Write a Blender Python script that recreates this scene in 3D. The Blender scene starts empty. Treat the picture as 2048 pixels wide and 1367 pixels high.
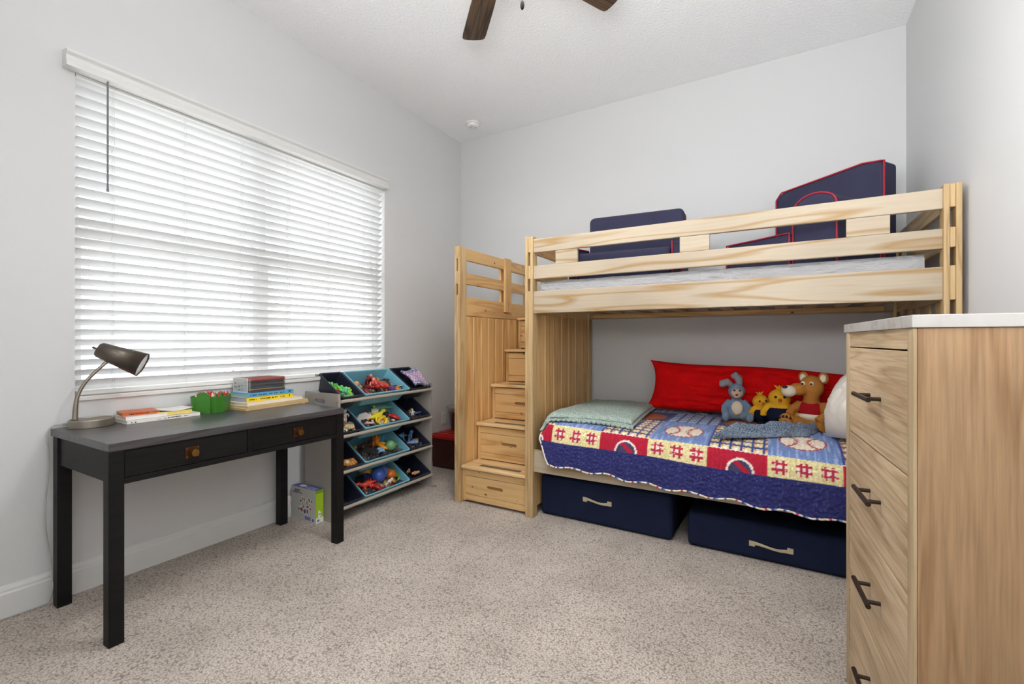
import bpy, bmesh, math, random
from mathutils import Vector, Matrix, noise

rnd = random.Random(7)
SC = bpy.context.scene
COL = SC.collection
PI = math.pi

# ---------------------------------------------------------------- camera, world, light, exposure
CAM = Vector((2.702, -3.655, 1.117))
cam_data = bpy.data.cameras.new('camera')
cam_data.sensor_width = 36.0
cam_data.lens = 922.0 / 2048.0 * 36.0
cam_data.shift_y = -3.0 / 2048.0
cam_data.clip_start = 0.05
cam = bpy.data.objects.new('camera', cam_data)
cam.location = CAM
cam.rotation_euler = (PI / 2, 0, math.radians(30.15))
COL.objects.link(cam)
SC.camera = cam

world = bpy.data.worlds.new('sky')
SC.world = world
world.use_nodes = True
wn = world.node_tree.nodes
wn['Background'].inputs[0].default_value = (0.93, 0.97, 1.0, 1)
wn['Background'].inputs[1].default_value = 5.4

def area_light(name, loc, rot, sx, sy, power, color, portal=False):
    d = bpy.data.lights.new(name, 'AREA')
    d.shape = 'RECTANGLE'
    d.size, d.size_y = sx, sy
    d.energy = power
    d.color = color
    if portal:
        d.cycles.is_portal = True
    o = bpy.data.objects.new(name, d)
    o.location = loc
    o.rotation_euler = rot
    COL.objects.link(o)
    return o

area_light('daylight_portal', (-0.16, -1.935, 1.58), (0, -PI / 2, 0), 1.45, 1.85, 1, (1, 1, 1), True)
# added unseen fill panel behind the camera; the wall has no doorway
area_light('front_fill_light', (2.1, -3.93, 1.45), (PI / 2, 0, 0), 2.2, 1.9, 9, (0.975, 0.99, 1.0))
# added upward fill near the camera, brightens the ceiling and the room
area_light('ceiling_fill_light', (2.55, -3.5, 1.6), Vector((0.30, 0.34, 0.9)).to_track_quat('-Z', 'Y').to_euler(), 0.9, 0.6, 78, (0.975, 0.99, 1.0))
FAN_POWER = 19
SC.view_settings.view_transform = 'Standard'
SC.view_settings.look = 'None'
SC.view_settings.gamma = 1.0
SC.view_settings.use_curve_mapping = False
SC.view_settings.exposure = 0.0
SC.cycles.max_bounces = 10
SC.cycles.diffuse_bounces = 6
SC.cycles.transparent_max_bounces = 16
SC.cycles.sample_clamp_indirect = 6.0
SC.cycles.use_denoising = True

# ---------------------------------------------------------------- colour and material helpers
def lin(r, g, b):
    def f(c):
        c /= 255.0
        return c / 12.92 if c <= 0.04045 else ((c + 0.055) / 1.055) ** 2.4
    return (f(r), f(g), f(b), 1.0)

class NT:
    def __init__(s, name):
        s.m = bpy.data.materials.new(name)
        s.m.use_nodes = True
        s.t = s.m.node_tree
        s.b = s.t.nodes['Principled BSDF']
    def n(s, kind, **kw):
        o = s.t.nodes.new(kind)
        for k, v in kw.items():
            if k.startswith('i_'):
                o.inputs[int(k[2:])].default_value = v
            else:
                setattr(o, k, v)
        return o
    def l(s, a, b):
        s.t.links.new(a, b)
    def ramp(s, fac, stops):
        r = s.n('ShaderNodeValToRGB')
        el = r.color_ramp.elements
        while len(el) < len(stops):
            el.new(0.5)
        for e, (p, c) in zip(el, stops):
            e.position = p
            e.color = c
        s.l(fac, r.inputs[0])
        return r.outputs[0]
    def bump(s, h, strength, dist):
        b = s.n('ShaderNodeBump')
        b.inputs['Strength'].default_value = strength
        b.inputs['Distance'].default_value = dist
        s.l(h, b.inputs['Height'])
        s.l(b.outputs[0], s.b.inputs['Normal'])
        return b
    def noise(s, vec, scale, detail=3, rough=0.55):
        n = s.n('ShaderNodeTexNoise')
        n.inputs['Scale'].default_value = scale
        n.inputs['Detail'].default_value = detail
        n.inputs['Roughness'].default_value = rough
        s.l(vec, n.inputs['Vector'])
        return n.outputs[0]
    def coord(s, scale=(1, 1, 1), rand=True):
        tc = s.n('ShaderNodeTexCoord')
        mp = s.n('ShaderNodeMapping')
        mp.inputs['Scale'].default_value = scale
        s.l(tc.outputs['Object'], mp.inputs[0])
        if rand:
            oi = s.n('ShaderNodeObjectInfo')
            vm = s.n('ShaderNodeVectorMath', operation='MULTIPLY')
            vm.inputs[1].default_value = (7.3, 7.3, 7.3)
            s.l(oi.outputs['Random'], vm.inputs[0])
            s.l(vm.outputs[0], mp.inputs['Location'])
        return mp.outputs[0]

def plain(name, rgb, rough=0.5, metal=0.0, spec=0.5, bump=0, bscale=80, bdist=0.002, var=0.0):
    t = NT(name)
    t.b.inputs['Base Color'].default_value = lin(*rgb)
    t.b.inputs['Roughness'].default_value = rough
    t.b.inputs['Metallic'].default_value = metal
    t.b.inputs['Specular IOR Level'].default_value = spec
    v = t.coord()
    if bump:
        t.bump(t.noise(v, bscale, 4), bump, bdist)
    if var:
        c = lin(*rgb)
        lo = tuple(x * (1 - var) for x in c[:3]) + (1,)
        hi = tuple(min(1, x * (1 + var)) for x in c[:3]) + (1,)
        t.l(t.ramp(t.noise(v, 9, 4), [(0.3, lo), (0.7, hi)]), t.b.inputs['Base Color'])
    return t.m

def wood(name, light, dark, axis='x', rings=6.0, scale=5.0, stretch=0.09, rough=0.45, fib=0.35, bump=0.25, knots=None, soft=0.5):
    t = NT(name)
    i = 'xyz'.index(axis)
    sc = [1.0, 1.0, 1.0]
    sc[i] = stretch
    v = t.coord(tuple(sc))
    n1 = t.noise(v, scale, 1.5, 0.4)
    mul = t.n('ShaderNodeMath', operation='MULTIPLY', i_1=rings * 2)
    t.l(n1, mul.inputs[0])
    pp = t.n('ShaderNodeMath', operation='PINGPONG', i_1=1.0)
    t.l(mul.outputs[0], pp.inputs[0])
    c1 = t.ramp(pp.outputs[0], [(0.0, lin(*light)), (soft, lin(*light)), (1.0, lin(*dark))])
    sf = [130.0, 130.0, 130.0]
    sf[i] = 5.0
    v2 = t.coord(tuple(sf))
    fibn = t.noise(v2, 1.0, 3, 0.6)
    mx = t.n('ShaderNodeMix', data_type='RGBA', blend_type='MULTIPLY')
    fr = t.ramp(fibn, [(0.3, (1 - fib, 1 - fib, 1 - fib, 1)), (0.62, (1, 1, 1, 1))])
    mx.inputs[0].default_value = 1.0
    t.l(c1, mx.inputs[6])
    t.l(fr, mx.inputs[7])
    out = mx.outputs[2]
    # broad plank tone drift
    tone = t.noise(t.coord(), 1.7, 1)
    m2 = t.n('ShaderNodeMix', data_type='RGBA', blend_type='MULTIPLY')
    m2.inputs[0].default_value = 1.0
    t.l(out, m2.inputs[6])
    t.l(t.ramp(tone, [(0.3, (0.86, 0.84, 0.82, 1)), (0.7, (1.06, 1.06, 1.06, 1))]), m2.inputs[7])
    out = m2.outputs[2]
    if knots:
        vo = t.n('ShaderNodeTexVoronoi')
        vo.inputs['Scale'].default_value = 13.0
        sk = [1, 1, 1]
        sk[i] = 0.7
        t.l(t.coord(tuple(sk)), vo.inputs['Vector'])
        k = t.ramp(vo.outputs['Distance'], [(0.06, (1, 1, 1, 1)), (0.12, (0, 0, 0, 1))])
        m3 = t.n('ShaderNodeMix', data_type='RGBA')
        t.l(k, m3.inputs[0])
        t.l(out, m3.inputs[6])
        m3.inputs[7].default_value = lin(*knots)
        out = m3.outputs[2]
    t.l(out, t.b.inputs['Base Color'])
    t.b.inputs['Roughness'].default_value = rough
    t.b.inputs['Specular IOR Level'].default_value = 0.35
    t.bump(fibn, bump, 0.001)
    return t.m

def vcol(name, rough=0.8, bump=0, bscale=200, bdist=0.002, spec=0.3, sheen=0):
    t = NT(name)
    a = t.n('ShaderNodeAttribute', attribute_name='col')
    t.l(a.outputs['Color'], t.b.inputs['Base Color'])
    t.b.inputs['Roughness'].default_value = rough
    t.b.inputs['Specular IOR Level'].default_value = spec
    t.b.inputs['Sheen Weight'].default_value = sheen
    if bump:
        t.bump(t.noise(t.coord(), bscale, 3), bump, bdist)
    return t.m

# ---------------------------------------------------------------- mesh builder
class MB:
    def __init__(s):
        s.v, s.f, s.m, s.c = [], [], [], []
    def add(s, vs, fs, m=0, M=None, col=None):
        b = len(s.v)
        for k, p in enumerate(vs):
            p = Vector(p)
            s.v.append(M @ p if M else p)
            s.c.append(col[k] if isinstance(col, list) else (col or (1, 1, 1, 1)))
        for f in fs:
            s.f.append([b + i for i in f])
            s.m.append(m)
        return s
    def box(s, a, b, m=0, M=None, col=None):
        x0, y0, z0 = a
        x1, y1, z1 = b
        vs = [(x0, y0, z0), (x1, y0, z0), (x1, y1, z0), (x0, y1, z0), (x0, y0, z1), (x1, y0, z1), (x1, y1, z1), (x0, y1, z1)]
        return s.add(vs, [(0, 3, 2, 1), (4, 5, 6, 7), (0, 1, 5, 4), (1, 2, 6, 5), (2, 3, 7, 6), (3, 0, 4, 7)], m, M, col)
    def cyl(s, p0, p1, r0, r1=None, n=16, m=0, M=None, cap=True, col=None):
        r1 = r0 if r1 is None else r1
        p0, p1 = Vector(p0), Vector(p1)
        d = (p1 - p0).normalized()
        u = d.orthogonal().normalized()
        w = d.cross(u)
        vs = []
        for p, r in ((p0, r0), (p1, r1)):
            for k in range(n):
                a = 2 * PI * k / n
                vs.append(p + (u * math.cos(a) + w * math.sin(a)) * r)
        fs = [(k, (k + 1) % n, n + (k + 1) % n, n + k) for k in range(n)]
        if cap:
            fs += [tuple(range(n - 1, -1, -1)), tuple(range(n, 2 * n))]
        return s.add(vs, fs, m, M, col)
    def tube(s, pts, r, n=8, m=0, M=None, col=None, cap=True):
        pts = [Vector(p) for p in pts]
        rs = r if isinstance(r, (list, tuple)) else [r] * len(pts)
        vs, fs, cs = [], [], []
        up = None
        for i, p in enumerate(pts):
            d = (pts[min(i + 1, len(pts) - 1)] - pts[max(i - 1, 0)]).normalized()
            if up is None:
                up = d.orthogonal().normalized()
            up = (up - d * up.dot(d)).normalized()
            w = d.cross(up)
            for k in range(n):
                a = 2 * PI * k / n
                vs.append(p + (up * math.cos(a) + w * math.sin(a)) * rs[i])
                cs.append(col[i] if isinstance(col, list) else (col or (1, 1, 1, 1)))
        for i in range(len(pts) - 1):
            for k in range(n):
                fs.append((i * n + k, i * n + (k + 1) % n, (i + 1) * n + (k + 1) % n, (i + 1) * n + k))
        if cap:
            fs += [tuple(range(n - 1, -1, -1)), tuple(range((len(pts) - 1) * n, len(pts) * n))]
        return s.add(vs, fs, m, M, cs)
    def ball(s, c, r, n=16, m=0, M=None, rot=None, col=None):
        r = (r, r, r) if not isinstance(r, (tuple, list)) else r
        c = Vector(c)
        R = rot if rot else Matrix.Identity(3)
        h = n // 2
        vs = [c + R @ Vector((0, 0, r[2]))]
        for i in range(1, h):
            t = PI * i / h
            for k in range(n):
                a = 2 * PI * k / n
                vs.append(c + R @ Vector((r[0] * math.sin(t) * math.cos(a), r[1] * math.sin(t) * math.sin(a), r[2] * math.cos(t))))
        vs.append(c + R @ Vector((0, 0, -r[2])))
        fs = [(0, 1 + k, 1 + (k + 1) % n) for k in range(n)]
        for i in range(h - 2):
            for k in range(n):
                a, b = 1 + i * n + k, 1 + i * n + (k + 1) % n
                fs.append((a, a + n, b + n, b))
        L = len(vs) - 1
        fs += [(L, L - n + (k + 1) % n, L - n + k) for k in range(n)]
        return s.add(vs, fs, m, M, col)
    def prism(s, poly, w0, w1, plane='xz', m=0, M=None, col=None):
        def P(a, b, w):
            return {'xz': (a, w, b), 'yz': (w, a, b), 'xy': (a, b, w)}[plane]
        n = len(poly)
        vs = [P(a, b, w0) for a, b in poly] + [P(a, b, w1) for a, b in poly]
        fs = [tuple(range(n)), tuple(range(2 * n - 1, n - 1, -1))]
        fs += [(k, n + k, n + (k + 1) % n, (k + 1) % n) for k in range(n)]
        return s.add(vs, fs, m, M, col)
    def holed(s, outer, inner, w0, w1, plane='xz', m=0, M=None):
        def P(a, b, w):
            return {'xz': (a, w, b), 'yz': (w, a, b), 'xy': (a, b, w)}[plane]
        n = len(outer)
        vs = []
        for w in (w0, w1):
            vs += [P(a, b, w) for a, b in outer] + [P(a, b, w) for a, b in inner]
        fs = []
        for k in range(n):
            j = (k + 1) % n
            fs.append((k, j, n + j, n + k))
            fs.append((2 * n + j, 2 * n + k, 3 * n + k, 3 * n + j))
            fs.append((j, k, 2 * n + k, 2 * n + j))
            fs.append((n + k, n + j, 3 * n + j, 3 * n + k))
        return s.add(vs, fs, m, M)
    def grid(s, fn, nu, nv, m=0, M=None, colfn=None):
        vs, cs = [], []
        for j in range(nv + 1):
            for i in range(nu + 1):
                u, v = i / nu, j / nv
                vs.append(fn(u, v))
                cs.append(colfn(u, v) if colfn else (1, 1, 1, 1))
        w = nu + 1
        fs = [(j * w + i, j * w + i + 1, (j + 1) * w + i + 1, (j + 1) * w + i) for j in range(nv) for i in range(nu)]
        return s.add(vs, fs, m, M, cs)

def props(o, label=None, cat=None, group=None, kind=None):
    if label: o['label'] = label
    if cat: o['category'] = cat
    if group: o['group'] = group
    if kind: o['kind'] = kind
    return o

def thing(name, label, cat, loc=(0, 0, 0), group=None):
    o = bpy.data.objects.new(name, None)
    o.empty_display_size = 0.05
    o.location = loc
    COL.objects.link(o)
    return props(o, label, cat, group)

def wloc(o):
    p = Vector((0, 0, 0))
    while o:
        p += o.location
        o = o.parent
    return p

def obj(name, mb, mats, parent=None, loc=None, bevel=0, seg=2, smooth=False, remesh=0, subsurf=0, solid=0, fix=False):
    """one mesh object; mb is in world coordinates; loc = its origin (a top-level object's base)"""
    org = Vector(loc) if loc is not None else (wloc(parent) if parent else Vector((0, 0, 0)))
    me = bpy.data.meshes.new(name)
    me.from_pydata([tuple(p - org) for p in mb.v], [], mb.f)
    mats = mats if isinstance(mats, (list, tuple)) else [mats]
    for m in mats:
        me.materials.append(m)
    me.polygons.foreach_set('material_index', mb.m)
    if any(c != (1, 1, 1, 1) for c in mb.c):
        at = me.color_attributes.new('col', 'FLOAT_COLOR', 'POINT')
        at.data.foreach_set('color', [x for c in mb.c for x in c])
    if smooth:
        me.polygons.foreach_set('use_smooth', [True] * len(me.polygons))
    if fix:
        bm = bmesh.new(); bm.from_mesh(me)
        bmesh.ops.recalc_face_normals(bm, faces=bm.faces)
        bm.to_mesh(me); bm.free()
    me.update()
    o = bpy.data.objects.new(name, me)
    COL.objects.link(o)
    if parent:
        o.parent = parent
        o.location = org - wloc(parent)
    else:
        o.location = org
    if remesh:
        r = o.modifiers.new('remesh', 'REMESH'); r.mode = 'VOXEL'; r.voxel_size = remesh; r.use_smooth_shade = True
        sm = o.modifiers.new('smooth', 'SMOOTH'); sm.factor = 0.5; sm.iterations = 6
    if solid:
        sd = o.modifiers.new('solidify', 'SOLIDIFY'); sd.thickness = solid; sd.offset = -1
    if bevel:
        b = o.modifiers.new('bevel', 'BEVEL'); b.width = bevel; b.segments = seg; b.limit_method = 'ANGLE'; b.angle_limit = math.radians(40)
    if subsurf:
        ss = o.modifiers.new('subsurf', 'SUBSURF'); ss.levels = ss.render_levels = subsurf
    return o

def copy_obj(o, parent, loc):
    c = o.copy()
    COL.objects.link(c)
    if parent:
        c.parent = parent
    c.location = loc
    return c

def nz(p, s=1.0):
    return noise.noise(Vector(p) * s)

def rounded(x0, y0, x1, y1, r, n=4):
    pts = []
    for cx, cy, a0 in ((x1 - r, y1 - r, 0), (x0 + r, y1 - r, 90), (x0 + r, y0 + r, 180), (x1 - r, y0 + r, 270)):
        for k in range(n + 1):
            a = math.radians(a0 + 90 * k / n)
            pts.append((cx + r * math.cos(a), cy + r * math.sin(a)))
    return pts

def rect_like(x0, y0, x1, y1, n=4):
    """rectangle outline with as many points as rounded()"""
    pts = []
    c = [(x1, y1), (x0, y1), (x0, y0), (x1, y0)]
    mids = [((x1, (y0 + y1) / 2), ((x0 + x1) / 2, y1)), (((x0 + x1) / 2, y1), (x0, (y0 + y1) / 2)),
            ((x0, (y0 + y1) / 2), ((x0 + x1) / 2, y0)), (((x0 + x1) / 2, y0), (x1, (y0 + y1) / 2))]
    for k in range(4):
        a, b = Vector(mids[k][0]), Vector(mids[k][1])
        q = Vector(c[k])
        for i in range(n + 1):
            t = i / n
            p = a.lerp(q, min(1, 2 * t)) if t <= 0.5 else q.lerp(b, 2 * t - 1)
            if 0 < i < n or True:
                pts.append((p.x * 0.999 + q.x * 0.001, p.y * 0.999 + q.y * 0.001))
    return pts

# ---------------------------------------------------------------- materials
M_WALL = plain('wall_paint', (208, 208, 208), 0.75, spec=0.2, bump=0.12, bscale=260, bdist=0.001)
M_CEIL = plain('ceiling_paint', (243, 243, 244), 0.85, spec=0.15, bump=0.6, bscale=62, bdist=0.009)
M_TRIM = plain('trim_paint', (214, 214, 212), 0.4, bump=0.03)
M_WHITE = plain('white_plastic', (232, 232, 230), 0.4)
def slat_material():
    t = NT('blind_slat')
    t.b.inputs['Base Color'].default_value = lin(222, 222, 223)
    t.b.inputs['Roughness'].default_value = 0.45
    tl = t.n('ShaderNodeBsdfTranslucent')
    tl.inputs[0].default_value = lin(235, 235, 235)
    mx = t.n('ShaderNodeMixShader', i_0=0.04)
    t.l(t.b.outputs[0], mx.inputs[1])
    t.l(tl.outputs[0], mx.inputs[2])
    t.l(mx.outputs[0], t.t.nodes['Material Output'].inputs[0])
    return t.m
M_SLAT = slat_material()
M_GREYROD = plain('wand_grey', (120, 120, 124), 0.3)
def carpet_material():
    t = NT('carpet')
    v = t.coord(rand=False)
    vo = t.n('ShaderNodeTexVoronoi')
    vo.inputs['Scale'].default_value = 135
    wob = t.n('ShaderNodeTexNoise'); wob.inputs['Scale'].default_value = 40
    t.l(v, wob.inputs['Vector'])
    av = t.n('ShaderNodeVectorMath', operation='MULTIPLY_ADD')
    av.inputs[1].default_value = (0.014, 0.014, 0.014)
    t.l(wob.outputs['Color'], av.inputs[0]); t.l(v, av.inputs[2])
    t.l(av.outputs[0], vo.inputs['Vector'])
    tuft = t.ramp(vo.outputs['Distance'], [(0.1, lin(212, 203, 194)), (0.45, lin(198, 188, 178)), (0.9, lin(146, 136, 127))])
    fleck = t.ramp(t.noise(v, 210, 2, 0.7), [(0.34, (0.62, 0.60, 0.58, 1)), (0.5, (0.97, 0.97, 0.97, 1)), (0.7, (1.12, 1.12, 1.11, 1))])
    patch = t.ramp(t.noise(v, 3.2, 3), [(0.35, (0.88, 0.875, 0.87, 1)), (0.65, (1.06, 1.06, 1.06, 1))])
    a = t.n('ShaderNodeMix', data_type='RGBA', blend_type='MULTIPLY'); a.inputs[0].default_value = 1
    t.l(tuft, a.inputs[6]); t.l(fleck, a.inputs[7])
    b = t.n('ShaderNodeMix', data_type='RGBA', blend_type='MULTIPLY'); b.inputs[0].default_value = 1
    t.l(a.outputs[2], b.inputs[6]); t.l(patch, b.inputs[7])
    t.l(b.outputs[2], t.b.inputs['Base Color'])
    t.b.inputs['Roughness'].default_value = 1
    t.b.inputs['Specular IOR Level'].default_value = 0.05
    inv = t.n('ShaderNodeMath', operation='SUBTRACT'); inv.inputs[0].default_value = 1
    t.l(vo.outputs['Distance'], inv.inputs[1])
    sm = t.n('ShaderNodeMath', operation='ADD')
    t.l(inv.outputs[0], sm.inputs[0]); t.l(t.noise(v, 90, 4, 0.7), sm.inputs[1])
    t.bump(sm.outputs[0], 0.7, 0.005)
    return t.m
M_CARPET = carpet_material()
def glass_material(name, tint=(1, 1, 1, 1), rough=0.02, mixv=0.1):
    t = NT(name)
    tr = t.n('ShaderNodeBsdfTransparent'); tr.inputs[0].default_value = tint
    gl = t.n('ShaderNodeBsdfGlossy'); gl.inputs['Roughness'].default_value = rough
    mx = t.n('ShaderNodeMixShader', i_0=mixv)
    t.l(tr.outputs[0], mx.inputs[1]); t.l(gl.outputs[0], mx.inputs[2])
    t.l(mx.outputs[0], t.t.nodes['Material Output'].inputs[0])
    return t.m
M_GLASS = glass_material('window_glass', mixv=0.05)
M_CLEAR = glass_material('clear_plastic', (0.86, 0.88, 0.9, 1), 0.15, 0.22)
M_BLACK = wood('black_stain', (24, 22, 23), (17, 16, 17), 'y', 9, 8, 0.07, 0.5, 0.25, 0.3)
M_BLACK.node_tree.nodes['Principled BSDF'].inputs['Specular IOR Level'].default_value = 0.2
M_BLACKTOP_SHEEN = wood('black_stain_top_sheen', (74, 72, 74), (52, 50, 52), 'y', 10, 9, 0.06, 0.33, 0.3, 0.2)  # window reflection on the desktop put into a lighter base colour
M_BLACKTOP_SHEEN.node_tree.nodes['Principled BSDF'].inputs['Specular IOR Level'].default_value = 0.8
M_BRASS = plain('aged_brass', (150, 112, 58), 0.35, 1.0, var=0.15)
M_BRASSDK = plain('brown_brass', (84, 50, 26), 0.4, 0.7)
M_NICKEL = plain('brushed_nickel', (150, 142, 130), 0.38, 0.85, bump=0.1, bscale=300)
M_BRONZE = plain('dark_nickel_shade', (98, 90, 82), 0.42, 0.75)
M_LAMPIN = plain('lamp_diffuser', (236, 236, 238), 0.5)
M_CORD = plain('grey_cord', (170, 170, 166), 0.5)

# ---------------------------------------------------------------- the room
W, H, YF = 3.372, 3.048, -4.0
WY0, WY1, WZ0, WZ1 = -2.861, -1.008, 0.868, 2.345
def struct(name, mb, mat, label, cat, **kw):
    o = obj(name, mb, mat, **kw)
    return props(o, label, cat, kind='structure')
struct('floor', MB().box((-0.15, YF - 0.1, -0.1), (W + 0.15, 0.1, 0)), M_CARPET, 'beige flecked cut-pile carpet covering the whole floor', 'carpet')
struct('ceiling', MB().box((-0.15, YF - 0.1, H), (W + 0.15, 0.1, H + 0.1)), M_CEIL, 'white knockdown-textured ceiling above the room', 'ceiling')
m = MB()
m.box((-0.15, YF, 0), (0, WY0, H)).box((-0.15, WY1, 0), (0, 0.1, H))
m.box((-0.15, WY0, 0), (0, WY1, WZ0 - 0.02)).box((-0.15, WY0, WZ1), (0, WY1, H))
struct('wall_left', m, M_WALL, 'pale grey wall with the window behind the desk', 'wall')
struct('wall_back', MB().box((0, 0, 0), (W, 0.1, H)), M_WALL, 'pale grey back wall behind the bunk bed', 'wall')
struct('wall_right', MB().box((W, YF, 0), (W + 0.1, 0.1, H)), M_WALL, 'pale grey wall right of the chest of drawers', 'wall')
struct('wall_front', MB().box((-0.15, YF - 0.1, 0), (W + 0.1, YF, H)), M_WALL, 'pale grey wall opposite the bunk bed', 'wall')
def baseboard(name, x0, y0, x1, y1, label, nx, ny):
    m = MB()
    prof = [(0, 0), (0.016, 0), (0.016, 0.098), (0.011, 0.106), (0.011, 0.114), (0.006, 0.126), (0, 0.130)]
    vs, fs = [], []
    n = len(prof)
    for (x, y) in ((x0, y0), (x1, y1)):
        vs += [(x + nx * d, y + ny * d, z) for d, z in prof]
    fs = [tuple(range(n)), tuple(range(2 * n - 1, n - 1, -1))] + [(k, n + k, n + (k + 1) % n, (k + 1) % n) for k in range(n)]
    m.add(vs, fs)
    struct(name, m, M_TRIM, label, 'baseboard', fix=True)
baseboard('baseboard_left', 0, YF, 0, 0, 'white moulded baseboard under the window wall', 1, 0)
baseboard('baseboard_back', 0.02, 0, W - 0.02, 0, 'white moulded baseboard along the back wall', 0, -1)
baseboard('baseboard_right', W, YF, W, 0, 'white moulded baseboard along the right wall', -1, 0)
struct('trim_1', MB().box((-0.15, WY0, WZ0 - 0.02), (0.012, WY1, WZ0 - 0.0005)), plain('marble_sill', (228, 226, 222), 0.25), 'white marble window sill below the blind', 'window sill', bevel=0.003)

# window: two single-hung units side by side
win = thing('window_1', 'white framed double window behind the closed blind', 'window', (-0.12, (WY0 + WY1) / 2, WZ0))
win['kind'] = 'structure'
def frame_rect(m, y0, z0, y1, z1, t, xa, xb):
    m.box((xa, y0, z0), (xb, y0 + t, z1)).box((xa, y1 - t, z0), (xb, y1, z1))
    m.box((xa, y0 + t, z0), (xb, y1 - t, z0 + t)).box((xa, y0 + t, z1 - t), (xb, y1 - t, z1))
ym = -1.957
for (a, b) in ((WY0, ym), (ym, WY1)):
    m = MB(); frame_rect(m, a, WZ0, b, WZ1, 0.022, -0.148, -0.085)
    fr = obj('window_frame', m, M_TRIM, win)
    m = MB(); frame_rect(m, a + 0.022, WZ0 + 0.022, b - 0.022, 1.645, 0.028, -0.125, -0.095)
    obj('lower_sash', m, M_TRIM, win)
    m = MB(); frame_rect(m, a + 0.022, 1.60, b - 0.022, WZ1 - 0.022, 0.028, -0.147, -0.126)
    obj('upper_sash', m, M_TRIM, win)
    obj('pane', MB().box((-0.112, a + 0.045, WZ0 + 0.045), (-0.108, b - 0.045, 1.615)), M_GLASS, win)
    obj('pane', MB().box((-0.139, a + 0.045, 1.63), (-0.135, b - 0.045, WZ1 - 0.045)), M_GLASS, win)

# blind
bl = thing('window_blind', 'white two inch slatted blind across the window, half tilted', 'blind', (-0.035, ym, WZ0))
vp = [(0.0005, 2.305), (0.052, 2.305), (0.052, 2.325), (0.046, 2.333), (0.046, 2.352), (0.056, 2.364), (0.056, 2.376), (0.0005, 2.382)]
m = MB(); m.prism(vp, -2.903, -1.012, 'xz')
obj('valance', m, M_TRIM, bl, fix=True)
obj('headrail', MB().box((-0.062, WY0 + 0.006, 2.295), (-0.008, WY1 - 0.006, 2.344)), M_WHITE, bl)
pitch, tilt = 0.0455, math.radians(33)
cs = []
for k in range(7):
    q = -1 + 2 * k / 6
    cs.append((q * 0.0254, 0.0016 * (1 - q * q)))
def slat_mb(z):
    m = MB()
    c, s_ = math.cos(tilt), math.sin(tilt)
    prof = [(a, b) for a, b in cs] + [(a, b - 0.003) for a, b in reversed(cs)]
    prof = [(-0.036 + a * c - b * s_, z + a * s_ + b * c) for a, b in prof]
    return m.prism(prof, WY0 + 0.008, WY1 - 0.012, 'xz')
zs = [0.928 + pitch * k for k in range(31)]
sl = obj('slat', slat_mb(zs[0]), M_SLAT, bl, fix=True)
for z in zs[1:]:
    if z < 2.30:
        copy_obj(sl, bl, sl.location + Vector((0, 0, z - zs[0])))
obj('bottom_rail', MB().box((-0.060, WY0 + 0.008, 0.871), (-0.012, WY1 - 0.012, 0.892)), M_WHITE, bl, bevel=0.004)
lad = MB()
for y in (-2.716, -2.411, -2.112, -1.816, -1.503, -1.187):
    m = MB()
    for dx in (-0.0575, -0.0125):
        m.cyl((dx, y, 0.88), (dx, y, 2.30), 0.0008, n=5)
    m.cyl((-0.036, y, 0.88), (-0.036, y, 2.30), 0.001, n=5)
    for z in zs:
        if z < 2.3:
            m.cyl((-0.0575, y, z - 0.0175), (-0.0125, y, z + 0.0105), 0.0007, n=4)
    obj('ladder_cord', m, M_SLAT, bl)
m = MB(); m.cyl((0.028, -2.755, 1.808), (0.028, -2.755, 2.315), 0.0042, n=6); m.cyl((0.028, -2.755, 1.80), (0.028, -2.755, 1.815), 0.0055, n=6)
obj('tilt_wand', m, M_GREYROD, bl)

# outside: pale ground and low shrubs against a bright sky
m = MB().box((-14, -14, -0.35), (-0.3, 10, -0.25))
props(obj('yard', m, plain('yard_ground', (205, 203, 196), 0.9, var=0.08)), 'bright pale ground outside the window', 'ground', kind='structure')
def leafy(loc, rx, ry, h, n, rgb, name, label):
    m = MB()
    for k in range(n):
        a, q = rnd.uniform(0, 2 * PI), rnd.random() ** 0.5
        z = h * rnd.random() ** 0.7
        f = math.sqrt(max(0.05, 1 - (z / h) ** 2))
        p = Vector((loc[0] + rx * q * f * math.cos(a), loc[1] + ry * q * f * math.sin(a), loc[2] + z))
        d = Vector((rnd.uniform(-1, 1), rnd.uniform(-1, 1), rnd.uniform(-0.2, 1))).normalized()
        u = d.orthogonal().normalized() * 0.018
        L = rnd.uniform(0.05, 0.10)
        m.add([p, p + d * L * 0.5 + u, p + d * L, p + d * L * 0.5 - u], [(0, 1, 2, 3)])
    for k in range(9):
        a = 2 * PI * k / 9
        m.tube([(loc[0], loc[1], loc[2]), (loc[0] + rx * 0.7 * math.cos(a), loc[1] + ry * 0.7 * math.sin(a), loc[2] + h * 0.8)], 0.008, 5)
    return props(obj(name, m, plain(name + '_leaf', rgb, 0.6), loc=loc), label, 'shrub', 'shrubs outside the window')
leafy((-2.2, -2.6, -0.25), 0.7, 0.55, 1.06, 900, (150, 168, 96), 'shrub', 'yellow-green leafy shrub outside the window, behind the book stack')
leafy((-1.9, -1.2, -0.25), 0.6, 0.7, 1.02, 800, (128, 140, 110), 'shrub', 'dull green shrub outside the window, behind the toy rack')
leafy((-1.7, -3.7, -0.25), 0.6, 0.6, 1.0, 700, (120, 128, 112), 'shrub', 'sparse grey-green shrub outside the window, behind the desk lamp')
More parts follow.
